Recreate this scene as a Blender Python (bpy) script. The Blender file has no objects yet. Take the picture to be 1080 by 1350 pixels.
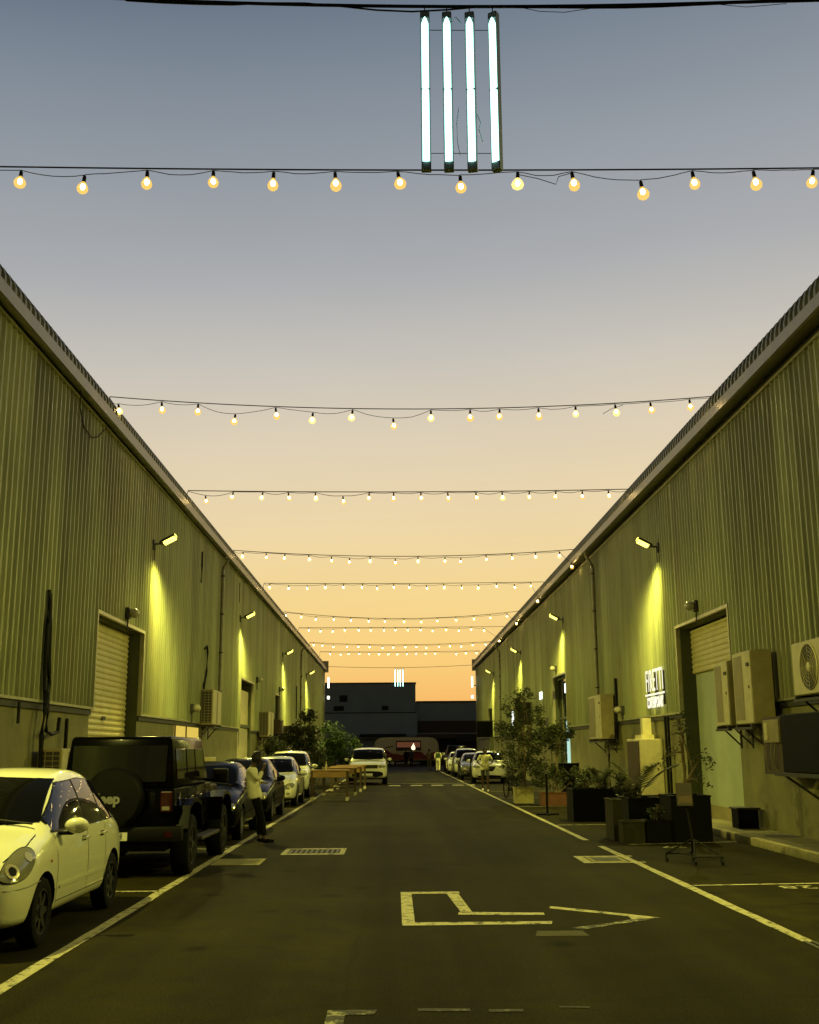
import bpy, bmesh, math, random
from mathutils import Vector, Matrix
from mathutils.bvhtree import BVHTree
R = math.radians
sc = bpy.context.scene
COL = sc.collection
random.seed(7)

# ------------------------------------------------------------------ camera
cam_d = bpy.data.cameras.new('camera'); cam = bpy.data.objects.new('camera', cam_d); COL.objects.link(cam)
cam_d.sensor_fit = 'HORIZONTAL'; cam_d.sensor_width = 36; cam_d.lens = 36 * 1450 / 1080
cam_d.clip_start = .05; cam_d.clip_end = 3000
cam.matrix_world = (Matrix.Translation((0, 0, 1.7)) @ Matrix.Rotation(-R(.8568), 4, 'Z')
                    @ Matrix.Rotation(R(90 + 12.1755), 4, 'X') @ Matrix.Rotation(-R(.4), 4, 'Z'))
sc.camera = cam

# ------------------------------------------------------------------ dusk sky
w = bpy.data.worlds.new("World"); sc.world = w; w.use_nodes = True
nt = w.node_tree; nt.nodes.clear()
N = nt.nodes.new; Lk = nt.links.new
out = N('ShaderNodeOutputWorld'); bg = N('ShaderNodeBackground'); Lk(bg.outputs[0], out.inputs[0])
tc = N('ShaderNodeTexCoord'); sep = N('ShaderNodeSeparateXYZ'); Lk(tc.outputs['Generated'], sep.inputs[0])
asin = N('ShaderNodeMath'); asin.operation = 'ARCSINE'; Lk(sep.outputs['Z'], asin.inputs[0])
mr = N('ShaderNodeMapRange'); Lk(asin.outputs[0], mr.inputs[0])
mr.inputs['From Min'].default_value = 0; mr.inputs['From Max'].default_value = R(90)
# the dusk glow lies ahead and to the right: warmth reaches higher there
az = N('ShaderNodeVectorMath'); az.operation = 'DOT_PRODUCT'; Lk(tc.outputs['Generated'], az.inputs[0])
az.inputs[1].default_value = (math.sin(R(38)), math.cos(R(38)), 0)
sh = N('ShaderNodeMath'); sh.operation = 'MULTIPLY_ADD'; Lk(az.outputs['Value'], sh.inputs[0])
sh.inputs[1].default_value = -.25; sh.inputs[2].default_value = .25 * .77
ad = N('ShaderNodeMath'); ad.operation = 'MULTIPLY_ADD'; Lk(mr.outputs[0], ad.inputs[1]); Lk(sh.outputs[0], ad.inputs[0])
ad2 = N('ShaderNodeMath'); ad2.operation = 'ADD'; ad2.use_clamp = True
Lk(mr.outputs[0], ad2.inputs[0]); Lk(ad.outputs[0], ad2.inputs[1])
ad.inputs[2].default_value = 0
ramp = N('ShaderNodeValToRGB'); Lk(ad2.outputs[0], ramp.inputs[0])
def lin(c): return tuple(((v / 255 + .055) / 1.055) ** 2.4 if v > 10 else v / 255 / 12.92 for v in c) + (1,)
stops = [(0, (242, 172, 104)), (.0275, (250, 190, 108)), (.05, (251, 208, 124)), (.085, (245, 214, 144)), (.125, (235, 212, 165)),
         (.175, (222, 207, 180)), (.225, (198, 193, 184)), (.275, (171, 173, 176)), (.34, (146, 153, 161)), (.41, (116, 128, 142)), (.47, (80, 94, 112)), (.55, (42, 50, 62)), (1, (18, 21, 28))]
while len(ramp.color_ramp.elements) < len(stops): ramp.color_ramp.elements.new(.5)
for e, (p, c) in zip(ramp.color_ramp.elements, stops): e.position = p; e.color = lin(c)
# a faint real sky under it for the colour of the whole dome
sky = N('ShaderNodeTexSky'); sky.sky_type = 'NISHITA'; sky.sun_disc = False
sky.sun_elevation = R(1.0); sky.sun_rotation = R(38)
skm = N('ShaderNodeMixRGB'); skm.blend_type = 'ADD'; skm.inputs[0].default_value = .004
bk = N('ShaderNodeMapRange'); Lk(sep.outputs['Y'], bk.inputs[0]); bk.inputs['From Min'].default_value = -.35; bk.inputs['From Max'].default_value = .35
bk.inputs['To Min'].default_value = .22; bk.inputs['To Max'].default_value = 1.0
bkm = N('ShaderNodeVectorMath'); bkm.operation = 'SCALE'; Lk(ramp.outputs[0], bkm.inputs[0]); Lk(bk.outputs[0], bkm.inputs['Scale'])
cn = N('ShaderNodeTexNoise'); cn.inputs['Scale'].default_value = 2.2; cn.inputs['Detail'].default_value = 5; cmp_ = N('ShaderNodeMapping'); cmp_.inputs['Scale'].default_value = (1, 1, 3.5)
Lk(tc.outputs['Generated'], cmp_.inputs[0]); Lk(cmp_.outputs[0], cn.inputs[0]); cr = N('ShaderNodeMapRange'); cr.inputs['To Min'].default_value = .90; cr.inputs['To Max'].default_value = 1.10; Lk(cn.outputs[0], cr.inputs[0])
cs = N('ShaderNodeVectorMath'); cs.operation = 'SCALE'; Lk(bkm.outputs[0], cs.inputs[0]); Lk(cr.outputs[0], cs.inputs['Scale']); Lk(cs.outputs[0], skm.inputs[1]); Lk(sky.outputs[0], skm.inputs[2])
Lk(skm.outputs[0], bg.inputs[0]); bg.inputs[1].default_value = 1.0

sc.view_settings.view_transform = 'Standard'; sc.view_settings.look = 'None'
sc.view_settings.exposure = 0; sc.view_settings.gamma = 1
sc.render.engine = 'CYCLES'
sc.cycles.max_bounces = 6; sc.cycles.transparent_max_bounces = 12; sc.cycles.caustics_reflective = False; sc.cycles.caustics_refractive = False
sc.cycles.use_denoising = True; sc.cycles.sample_clamp_indirect = 4

# ------------------------------------------------------------------ materials
M = {}
def mat(name, base, rough=.6, metal=0, var=0, scale=4, bump=0, bscale=60, spec=.5, coat=0, stretch=None, dark=None, dscale=1, emis=None, estr=0, alpha=None):
    m = bpy.data.materials.new(name); m.use_nodes = True; t = m.node_tree; b = t.nodes['Principled BSDF']
    b.inputs['Base Color'].default_value = (*base, 1); b.inputs['Roughness'].default_value = rough; b.inputs['Metallic'].default_value = metal
    b.inputs['Specular IOR Level'].default_value = spec; b.inputs['Coat Weight'].default_value = coat; b.inputs['Coat Roughness'].default_value = .04
    tcn = t.nodes.new('ShaderNodeTexCoord'); mp = t.nodes.new('ShaderNodeMapping'); t.links.new(tcn.outputs['Object'], mp.inputs[0])
    if stretch: mp.inputs['Scale'].default_value = stretch
    if var:
        n = t.nodes.new('ShaderNodeTexNoise'); n.inputs['Scale'].default_value = scale; n.inputs['Detail'].default_value = 6; n.inputs['Roughness'].default_value = .65
        t.links.new(mp.outputs[0], n.inputs[0])
        r = t.nodes.new('ShaderNodeValToRGB'); r.color_ramp.elements[0].position = .3; r.color_ramp.elements[1].position = .7
        lo = dark if dark else tuple(c * (1 - var) for c in base)
        r.color_ramp.elements[0].color = (*lo, 1); r.color_ramp.elements[1].color = (*[min(1, c * (1 + var)) for c in base], 1)
        t.links.new(n.outputs[0], r.inputs[0]); t.links.new(r.outputs[0], b.inputs['Base Color'])
        mr_ = t.nodes.new('ShaderNodeMapRange'); t.links.new(n.outputs[0], mr_.inputs[0])
        mr_.inputs['To Min'].default_value = max(0, rough - .1); mr_.inputs['To Max'].default_value = min(1, rough + .1); t.links.new(mr_.outputs[0], b.inputs['Roughness'])
    if bump:
        n2 = t.nodes.new('ShaderNodeTexNoise'); n2.inputs['Scale'].default_value = bscale; n2.inputs['Detail'].default_value = 4
        t.links.new(tcn.outputs['Object'], n2.inputs[0]); bp = t.nodes.new('ShaderNodeBump'); bp.inputs['Strength'].default_value = bump
        bp.inputs['Distance'].default_value = .02; t.links.new(n2.outputs[0], bp.inputs['Height']); t.links.new(bp.outputs[0], b.inputs['Normal'])
    if emis: b.inputs['Emission Color'].default_value = (*emis, 1); b.inputs['Emission Strength'].default_value = estr
    M[name] = m; return m
def emit(name, c, s):
    m = bpy.data.materials.new(name); m.use_nodes = True; t = m.node_tree; t.nodes.clear()
    o = t.nodes.new('ShaderNodeOutputMaterial'); e = t.nodes.new('ShaderNodeEmission'); e.inputs[0].default_value = (*c, 1); e.inputs[1].default_value = s
    t.links.new(e.outputs[0], o.inputs[0]); M[name] = m; return m
def glow_glass(name, c, s, tr):
    m = emit(name, c, s); t = m.node_tree; o = t.nodes['Material Output']; e = t.nodes['Emission']
    x = t.nodes.new('ShaderNodeMixShader'); tb = t.nodes.new('ShaderNodeBsdfTransparent'); x.inputs[0].default_value = tr
    t.links.new(e.outputs[0], x.inputs[1]); t.links.new(tb.outputs[0], x.inputs[2]); t.links.new(x.outputs[0], o.inputs[0]); return m

def ground_material():
    m = bpy.data.materials.new('asphalt'); m.use_nodes = True; t = m.node_tree; b = t.nodes['Principled BSDF']; n = t.nodes.new; l = t.links.new
    tcn = n('ShaderNodeTexCoord')
    def noise(s, d=5, r=.6):
        x = n('ShaderNodeTexNoise'); x.inputs['Scale'].default_value = s; x.inputs['Detail'].default_value = d; x.inputs['Roughness'].default_value = r
        l(tcn.outputs['Object'], x.inputs[0]); return x
    a = noise(.35, 6, .62); g = noise(55, 3, .8); s2 = noise(2.6, 6, .7)
    r1 = n('ShaderNodeValToRGB'); r1.color_ramp.elements[0].position = .32; r1.color_ramp.elements[1].position = .7
    r1.color_ramp.elements[0].color = (.0175, .0148, .0036, 1); r1.color_ramp.elements[1].color = (.031, .0265, .0068, 1); l(a.outputs[0], r1.inputs[0])
    r2 = n('ShaderNodeValToRGB'); r2.color_ramp.elements[0].position = .35; r2.color_ramp.elements[1].position = .68
    r2.color_ramp.elements[0].color = (.42, .42, .40, 1); r2.color_ramp.elements[1].color = (1.7, 1.7, 1.65, 1); l(g.outputs[0], r2.inputs[0])
    r3 = n('ShaderNodeValToRGB'); r3.color_ramp.elements[0].position = .36; r3.color_ramp.elements[1].position = .6
    r3.color_ramp.elements[0].color = (.62, .62, .62, 1); r3.color_ramp.elements[1].color = (1.1, 1.1, 1.1, 1); l(s2.outputs[0], r3.inputs[0])
    m1 = n('ShaderNodeMixRGB'); m1.blend_type = 'MULTIPLY'; m1.inputs[0].default_value = 1; l(r1.outputs[0], m1.inputs[1]); l(r2.outputs[0], m1.inputs[2])
    m2 = n('ShaderNodeMixRGB'); m2.blend_type = 'MULTIPLY'; m2.inputs[0].default_value = .8; l(m1.outputs[0], m2.inputs[1]); l(r3.outputs[0], m2.inputs[2])
    mpb = n('ShaderNodeMapping'); mpb.inputs['Scale'].default_value = (1.3, .035, 1); l(tcn.outputs['Object'], mpb.inputs[0])
    bn = n('ShaderNodeTexNoise'); bn.inputs['Scale'].default_value = 1; bn.inputs['Detail'].default_value = 4; l(mpb.outputs[0], bn.inputs[0])
    rb = n('ShaderNodeMapRange'); rb.inputs['From Min'].default_value = .3; rb.inputs['From Max'].default_value = .7; rb.inputs['To Min'].default_value = .62; rb.inputs['To Max'].default_value = 1.3; l(bn.outputs[0], rb.inputs[0])
    mb_ = n('ShaderNodeVectorMath'); mb_.operation = 'SCALE'; l(m2.outputs[0], mb_.inputs[0]); l(rb.outputs[0], mb_.inputs['Scale'])
    vo = n('ShaderNodeTexVoronoi'); vo.inputs['Scale'].default_value = .9; l(tcn.outputs['Object'], vo.inputs[0])
    ro_ = n('ShaderNodeMapRange'); ro_.inputs['From Min'].default_value = .05; ro_.inputs['From Max'].default_value = .16; ro_.inputs['To Min'].default_value = .45; ro_.inputs['To Max'].default_value = 1; l(vo.outputs['Distance'], ro_.inputs[0])
    mo_ = n('ShaderNodeVectorMath'); mo_.operation = 'SCALE'; l(mb_.outputs[0], mo_.inputs[0]); l(ro_.outputs[0], mo_.inputs['Scale']); m2 = mo_
    # hairline cracks
    v = n('ShaderNodeTexVoronoi'); v.feature = 'DISTANCE_TO_EDGE'; v.inputs['Scale'].default_value = .28
    wob = noise(1.2, 4); mx = n('ShaderNodeMixRGB'); mx.inputs[0].default_value = .25; l(tcn.outputs['Object'], mx.inputs[1]); l(wob.outputs['Color'], mx.inputs[2]); l(mx.outputs[0], v.inputs[0])
    rc = n('ShaderNodeValToRGB'); rc.color_ramp.elements[0].color = (.45, .45, .45, 1); rc.color_ramp.elements[1].position = .006; l(v.outputs['Distance'], rc.inputs[0])
    m3 = n('ShaderNodeMixRGB'); m3.blend_type = 'MULTIPLY'; m3.inputs[0].default_value = .35; l(m2.outputs[0], m3.inputs[1]); l(rc.outputs[0], m3.inputs[2])
    l(m3.outputs[0], b.inputs['Base Color'])
    mr_ = n('ShaderNodeMapRange'); mr_.inputs['To Min'].default_value = .62; mr_.inputs['To Max'].default_value = .92; l(s2.outputs[0], mr_.inputs[0]); l(mr_.outputs[0], b.inputs['Roughness'])
    b.inputs['Specular IOR Level'].default_value = .04
    bp = n('ShaderNodeBump'); bp.inputs['Strength'].default_value = .5; bp.inputs['Distance'].default_value = .012; l(g.outputs[0], bp.inputs['Height']); l(bp.outputs[0], b.inputs['Normal'])
    M['asphalt'] = m
ground_material()
def paint_material(name, col, wear):
    m = bpy.data.materials.new(name); m.use_nodes = True; t = m.node_tree; b = t.nodes['Principled BSDF']; n = t.nodes.new; l = t.links.new
    tcn = n('ShaderNodeTexCoord'); a = n('ShaderNodeTexNoise'); a.inputs['Scale'].default_value = 9; a.inputs['Detail'].default_value = 8; a.inputs['Roughness'].default_value = .75
    l(tcn.outputs['Object'], a.inputs[0]); r = n('ShaderNodeValToRGB'); r.color_ramp.elements[0].position = wear; r.color_ramp.elements[1].position = wear + .09
    r.color_ramp.elements[0].color = (.025, .021, .006, 1); r.color_ramp.elements[1].color = (*col, 1); l(a.outputs[0], r.inputs[0]); l(r.outputs[0], b.inputs['Base Color'])
    b.inputs['Roughness'].default_value = .75; M[name] = m
paint_material('line_paint', (.42, .385, .22), .40)
paint_material('worn_paint', (.36, .34, .20), .50)
paint_material('faint_paint', (.20, .18, .10), .56)
mat('cladding', (.345, .37, .185), .36, .2, var=.38, scale=1.6, stretch=(1, 1, .12), spec=.5)
m = M['cladding']; t_ = m.node_tree; b_ = t_.nodes['Principled BSDF']; src = b_.inputs['Base Color'].links[0].from_socket; n_ = t_.nodes.new; l_ = t_.links.new
tc_ = n_('ShaderNodeTexCoord'); sx = n_('ShaderNodeSeparateXYZ'); l_(tc_.outputs['Object'], sx.inputs[0])
fl = n_('ShaderNodeMath'); fl.operation = 'FLOOR'; dv = n_('ShaderNodeMath'); dv.operation = 'MULTIPLY_ADD'; dv.inputs[1].default_value = 1.0; dv.inputs[2].default_value = .06; l_(sx.outputs['Y'], dv.inputs[0]); l_(dv.outputs[0], fl.inputs[0])
wn = n_('ShaderNodeTexWhiteNoise'); wn.noise_dimensions = '1D'; l_(fl.outputs[0], wn.inputs['W'])
rr = n_('ShaderNodeMapRange'); rr.inputs['To Min'].default_value = .78; rr.inputs['To Max'].default_value = 1.12; l_(wn.outputs['Value'], rr.inputs[0])
sc_ = n_('ShaderNodeVectorMath'); sc_.operation = 'SCALE'; l_(src, sc_.inputs[0]); l_(rr.outputs[0], sc_.inputs['Scale'])
mp_ = n_('ShaderNodeMapping'); mp_.inputs['Scale'].default_value = (1, .55, .10); l_(tc_.outputs['Object'], mp_.inputs[0])
nz_ = n_('ShaderNodeTexNoise'); nz_.inputs['Scale'].default_value = 1.1; nz_.inputs['Detail'].default_value = 7; nz_.inputs['Roughness'].default_value = .7; l_(mp_.outputs[0], nz_.inputs[0])
rp_ = n_('ShaderNodeMapRange'); rp_.inputs['From Min'].default_value = .50; rp_.inputs['From Max'].default_value = .72; rp_.inputs['To Max'].default_value = .6; l_(nz_.outputs[0], rp_.inputs[0])
mx_ = n_('ShaderNodeMixRGB'); l_(rp_.outputs[0], mx_.inputs[0]); l_(sc_.outputs[0], mx_.inputs[1]); mx_.inputs[2].default_value = (.32, .26, .11, 1); l_(mx_.outputs[0], b_.inputs['Base Color'])
mat('cladding_far', (.33, .37, .135), .5, .1, var=.3, scale=1.5)
mat('render_wall', (.23, .215, .085), .85, var=.25, scale=1.3, bump=.15)
mat('trim_metal', (.42, .40, .24), .35, .3, var=.2, scale=3)
mat('gutter_metal', (.21, .20, .125), .38, .3, var=.25, scale=2)
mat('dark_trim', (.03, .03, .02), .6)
mat('roof_metal', (.15, .15, .085), .45, .3, var=.3, scale=2)
mat('shutter_cream', (.62, .54, .24), .5, .05, var=.12, scale=3)
mat('door_green', (.42, .47, .30), .6, var=.1, scale=2)
mat('jamb', (.07, .08, .035), .7, var=.2, scale=2)
mat('pipe', (.30, .27, .17), .5, .1, var=.3, scale=5)
mat('cable_black', (.008, .008, .006), .6, spec=.2)
mat('ac_cream', (.62, .56, .30), .5, var=.15, scale=4)
mat('ac_side', (.30, .25, .11), .55, var=.2, scale=3)
mat('ac_dark', (.035, .03, .02), .6, var=.3, scale=30)
mat('bracket', (.04, .035, .03), .6)
mat('concrete', (.26, .235, .11), .85, var=.3, scale=2.5, bump=.3)
mat('kerb_cream', (.42, .37, .17), .8, var=.3, scale=8, bump=.2)
mat('kerb_dark', (.10, .09, .05), .8, var=.35, scale=8, bump=.2)
mat('far_blue', (.24, .31, .32), .7, var=.1, scale=.4)
mat('far_band', (.28, .35, .36), .7, var=.1, scale=.4)
mat('far_dark', (.012, .012, .01), .8)
mat('far_brown', (.06, .045, .03), .8, var=.2, scale=.5)
mat('white_paint', (.76, .75, .54), .28, coat=1)
mat('white_paint_b', (.74, .73, .55), .25, coat=1)
mat('black_paint', (.0015, .0015, .0015), .2, spec=.06, coat=.05)
mat('navy_paint', (.0018, .002, .006), .2, spec=.07, coat=.06)
mat('grey_paint', (.06, .06, .05), .25, coat=1)
mat('car_glass', (.004, .004, .004), .04, spec=.5)
mat('rubber', (.006, .006, .005), .85, spec=.12, var=.3, scale=12)
mat('black_plastic', (.004, .004, .0035), .5, spec=.15)
mat('alloy_dark', (.10, .10, .09), .35, .8)
mat('alloy', (.45, .45, .40), .28, .9)
mat('chrome', (.7, .7, .66), .12, 1)
mat('lamp_lens', (.33, .31, .20), .08, .5, coat=1)
mat('lamp_reflector', (.5, .46, .30), .35, .6)
mat('tail_red', (.025, .003, .002), .3, spec=.2)
mat('amber', (.35, .12, .01), .2, coat=1)
mat('plate', (.62, .60, .50), .5)
mat('plate_ink', (.03, .03, .03), .6)
mat('badge_grey', (.22, .22, .20), .5)
mat('wood', (.34, .20, .06), .6, var=.35, scale=3, stretch=(1, 8, 8), bump=.2)
mat('wood_dark', (.07, .045, .02), .7, var=.3, scale=4)
mat('bark', (.16, .12, .06), .9, var=.35, scale=9, bump=.5, bscale=30)
mat('leaf_dark', (.035, .045, .010), .6, var=.55, scale=2.2)
mat('leaf_mid', (.036, .045, .011), .6, var=.55, scale=2)
mat('leaf_green', (.05, .10, .012), .6, var=.5, scale=1.6)
mat('frond', (.12, .125, .04), .5, var=.4, scale=3)
mat('planter_black', (.003, .003, .0025), .7, spec=.12, var=.3, scale=6)
mat('planter_grey', (.030, .027, .014), .85, spec=.15, var=.3, scale=6)
mat('planter_stone', (.30, .27, .10), .85, var=.25, scale=7, bump=.2)
mat('terracotta', (.11, .040, .014), .8, var=.25, scale=6)
mat('soil', (.012, .009, .005), .95, spec=.1)
mat('skin', (.20, .11, .06), .5)
mat('skin_dark', (.09, .05, .03), .5)
mat('hair', (.010, .008, .007), .6)
mat('shirt_white', (.78, .75, .50), .8, var=.08, scale=14, bump=.3, bscale=18)
mat('shirt_pattern', (.72, .68, .36), .8, var=.45, scale=9)
mat('cloth_black', (.006, .006, .006), .9, spec=.1, bump=.3, bscale=20)
mat('cloth_grey', (.05, .045, .04), .85)
mat('cloth_green', (.03, .07, .02), .85)
mat('shoe_white', (.6, .58, .45), .6)
mat('trailer_silver', (.55, .50, .34), .35, .4, var=.1, scale=1)
mat('trailer_red', (.42, .05, .03), .5)
mat('trailer_dark', (.05, .02, .012), .5)
mat('sign_board', (.03, .022, .014), .7, var=.3, scale=8)
mat('interior_wall', (.3, .3, .25), .8)
emit('lamp_glow', (1, .90, .14), 3.2)
emit('bulb_core', (1, .68, .26), 170)
glow_glass('bulb_globe', (1, .62, .10), 1.2, .42)
glow_glass('bulb_globe_bright', (1, .70, .20), 1.7, .3)
m = emit('tube_white', (.50, 1, .93), 4.0)
mat('tube_housing', (.16, .18, .17), .4)
mat('bulkhead_glass', (.45, .42, .27), .3)
emit('sign_glow', (1, .95, .70), 1.25)
emit('window_warm', (1, .72, .12), .75)
emit('window_cool', (.62, 1, .82), .8)
emit('window_white', (.9, 1, .95), 2.2)
emit('flame_glow', (1, .78, .45), 2.0)
emit('corner_glow', (1, .92, .66), 4)
emit('panel_lit', (.6, .22, .1), .18)

# ------------------------------------------------------------------ mesh helpers
class B:
    def __init__(s): s.bm = bmesh.new()
    def box(s, c, d, rot=None, bev=0):
        g = bmesh.ops.create_cube(s.bm, size=1); vs = g['verts']
        bmesh.ops.scale(s.bm, vec=Vector(d), verts=vs)
        if bev:
            es = list({e for v in vs for e in v.link_edges}); r = bmesh.ops.bevel(s.bm, geom=es, offset=bev, segments=2, affect='EDGES', profile=.5)
            vs = list({v for f in r['faces'] for v in f.verts} | {v for v in vs if v.is_valid})
        if rot is not None: bmesh.ops.rotate(s.bm, cent=(0, 0, 0), matrix=rot.to_3x3() if hasattr(rot, 'to_3x3') else rot, verts=vs)
        bmesh.ops.translate(s.bm, vec=Vector(c), verts=vs); return s
    def bb(s, x0, x1, y0, y1, z0, z1, bev=0): return s.box(((x0 + x1) / 2, (y0 + y1) / 2, (z0 + z1) / 2), (abs(x1 - x0), abs(y1 - y0), abs(z1 - z0)), bev=bev)
    def cyl(s, a, b, r0, r1=None, n=12, cap=True):
        r1 = r0 if r1 is None else r1; a, b = Vector(a), Vector(b); d = b - a
        q = d.to_track_quat('Z', 'Y').to_matrix().to_4x4(); q.translation = (a + b) / 2
        bmesh.ops.create_cone(s.bm, cap_ends=cap, segments=n, radius1=r0, radius2=r1, depth=d.length, matrix=q); return s
    def sph(s, c, r, n=12, sc_=(1, 1, 1)):
        m = Matrix.Translation(Vector(c)) @ Matrix.Diagonal((*sc_, 1))
        bmesh.ops.create_uvsphere(s.bm, u_segments=n, v_segments=max(6, n // 2 + 2), radius=r, matrix=m); return s
    def tube(s, pts, r, n=6):
        pts = [Vector(p) for p in pts]; rings = []
        rr = r if isinstance(r, (list, tuple)) else [r] * len(pts)
        up = Vector((0, 0, 1))
        for i, p in enumerate(pts):
            t = (pts[min(i + 1, len(pts) - 1)] - pts[max(i - 1, 0)]).normalized()
            u = t.cross(up); 
            if u.length < .05: u = t.cross(Vector((0, 1, 0)))
            u.normalize(); v = t.cross(u).normalized()
            rings.append([s.bm.verts.new(p + (u * math.cos(a) + v * math.sin(a)) * rr[i]) for a in [2 * math.pi * k / n for k in range(n)]])
        for i in range(len(rings) - 1):
            for k in range(n): s.bm.faces.new((rings[i][k], rings[i][(k + 1) % n], rings[i + 1][(k + 1) % n], rings[i + 1][k]))
        s.bm.faces.new(rings[0][::-1]); s.bm.faces.new(rings[-1]); return s
    def poly(s, vs): s.bm.faces.new([s.bm.verts.new(v) for v in vs]); return s
    def prism(s, pts, z0, z1, M_=None):   # 2d outline extruded along local z
        a = [s.bm.verts.new((p[0], p[1], z0)) for p in pts]; b = [s.bm.verts.new((p[0], p[1], z1)) for p in pts]
        n = len(pts); s.bm.faces.new(a[::-1]); s.bm.faces.new(b)
        for i in range(n): s.bm.faces.new((a[i], a[(i + 1) % n], b[(i + 1) % n], b[i]))
        if M_ is not None: bmesh.ops.transform(s.bm, matrix=M_, verts=a + b)
        return s
    def lathe(s, prof, n=24, M_=None, closed=False):   # prof (r, h) round z
        rings = [[s.bm.verts.new((r * math.cos(2 * math.pi * k / n), r * math.sin(2 * math.pi * k / n), h)) for k in range(n)] for r, h in prof]
        m = len(rings)
        for i in range(m if closed else m - 1):
            for k in range(n): s.bm.faces.new((rings[i][k], rings[i][(k + 1) % n], rings[(i + 1) % m][(k + 1) % n], rings[(i + 1) % m][k]))
        if not closed: s.bm.faces.new(rings[0][::-1]); s.bm.faces.new(rings[-1])
        if M_ is not None: bmesh.ops.transform(s.bm, matrix=M_, verts=[v for r in rings for v in r])
        return s
    def obj(s, name, m, parent=None, smooth=None, loc=None):
        bmesh.ops.recalc_face_normals(s.bm, faces=s.bm.faces)
        me = bpy.data.meshes.new(name); s.bm.to_mesh(me); s.bm.free()
        me.materials.append(M[m])
        if smooth is not None:
            me.shade_smooth(); me.set_sharp_from_angle(angle=R(smooth))
        return link(name, me, parent, loc)
def link(name, me, parent=None, loc=None):
    o = bpy.data.objects.new(name, me); COL.objects.link(o)
    if parent: o.parent = parent
    if loc: o.location = loc
    return o
def tag(o, label, cat, group=None):
    o['label'] = label; o['category'] = cat
    if group: o['group'] = group
    return o
def thing(name, label, cat, loc=(0, 0, 0), rz=0, group=None):
    o = bpy.data.objects.new(name, None); COL.objects.link(o); o.location = loc; o.rotation_euler = (0, 0, rz); o.empty_display_size = .2
    return tag(o, label, cat, group)
def struct(o, kind='structure'): o['kind'] = kind; return o
def copy_tree(o, parent=None):
    c = o.copy(); COL.objects.link(c)
    if parent: c.parent = parent
    for ch in list(o.children): copy_tree(ch, c)
    return c
def evaluated(ob):
    dg = bpy.context.evaluated_depsgraph_get(); dg.update()
    return bpy.data.meshes.new_from_object(ob.evaluated_get(dg))
def text(name, s, size, extr, m, parent=None, mw=None, xs=1, bold=0, spacing=1):
    c = bpy.data.curves.new(name, 'FONT'); c.body = s; c.size = size; c.extrude = extr; c.offset = bold; c.space_character = spacing
    c.align_x = 'CENTER'; c.align_y = 'CENTER'; c.resolution_u = 3
    o = bpy.data.objects.new(name, c); COL.objects.link(o); me = evaluated(o); bpy.data.objects.remove(o)
    me.transform(Matrix.Diagonal((xs, 1, 1, 1)))
    if mw is not None: me.transform(mw)
    me.materials.clear(); me.materials.append(M[m]); me.name = name
    return link(name, me, parent)
def chaikin(p, n=2):
    for _ in range(n):
        q = []
        for i in range(len(p)):
            a, b = p[i], p[(i + 1) % len(p)]
            q += [(a[0] * .75 + b[0] * .25, a[1] * .75 + b[1] * .25), (a[0] * .25 + b[0] * .75, a[1] * .25 + b[1] * .75)]
        p = q
    return p
def interp(pts, x):
    if x <= pts[0][0]: return pts[0][1]
    for (a, va), (b, vb) in zip(pts, pts[1:]):
        if x <= b: return va + (vb - va) * (x - a) / (b - a)
    return pts[-1][1]

# ------------------------------------------------------------------ ground and markings
struct(B().poly([(-400, -200, 0), (400, -200, 0), (400, 700, 0), (-400, 700, 0)]).obj('ground', 'asphalt'))
def mark(name, polys, m='line_paint', z=.004):
    b = B()
    for p in polys: b.poly([(x, y, z) for x, y in p])
    return struct(b.obj(name, m))
def strip(x0, y0, x1, y1, wd):
    d = Vector((x1 - x0, y1 - y0)).normalized(); n = Vector((-d.y, d.x)) * wd / 2
    return [(x0 + n.x, y0 + n.y), (x1 + n.x, y1 + n.y), (x1 - n.x, y1 - n.y), (x0 - n.x, y0 - n.y)]
def rough_strip(x0, y0, x1, y1, wd, seg=.5):
    L = math.hypot(x1 - x0, y1 - y0); n = max(1, int(L / seg)); d = Vector((x1 - x0, y1 - y0)) / L; nn = Vector((-d.y, d.x)); P = []; Q = []
    for i in range(n + 1):
        c = Vector((x0, y0)) + d * L * i / n; P.append(c + nn * (wd / 2 + random.uniform(-.008, .008))); Q.append(c - nn * (wd / 2 + random.uniform(-.008, .008)))
    return [[tuple(P[i]), tuple(P[i + 1]), tuple(Q[i + 1]), tuple(Q[i])] for i in range(n)]
mark('lane_line', rough_strip(-2.90, 2, -2.80, 95, .12) )
mark('lane_line', rough_strip(3.68, 10.3, 3.64, 20.2, .12) + rough_strip(3.60, 21.5, 3.55, 95, .11))
mark('stall_line', [strip(-2.92, 14.35, -5.8, 14.35, .1), strip(-2.92, 20.3, -5.8, 20.3, .1), strip(-2.92, 26.3, -5.8, 26.3, .1)]
     + [strip(-2.92, y, -5.8, y, .1) for y in (8.4, 33.6, 39.8)])
mark('stall_line', [strip(3.76, 14.45, 6.2, 14.62, .08), strip(4.2, 20.5, 6.3, 20.9, .08), strip(3.68, 25.75, 6.3, 25.75, .09), strip(3.64, 33.9, 6.6, 33.9, .09)]
     + [strip(3.64, y, 6.6, y, .1) for y in (40, 46, 52.5, 59, 65.5, 72, 78.5)])
mark('cross_line', rough_strip(-1.9, 57.6, 3.6, 57.2, .28) + [[(x, 53.6), (x + .6, 53.6), (x + .55, 54.9), (x + .05, 54.9)] for x in (-.3, .75, 1.75, 2.75)])
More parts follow.
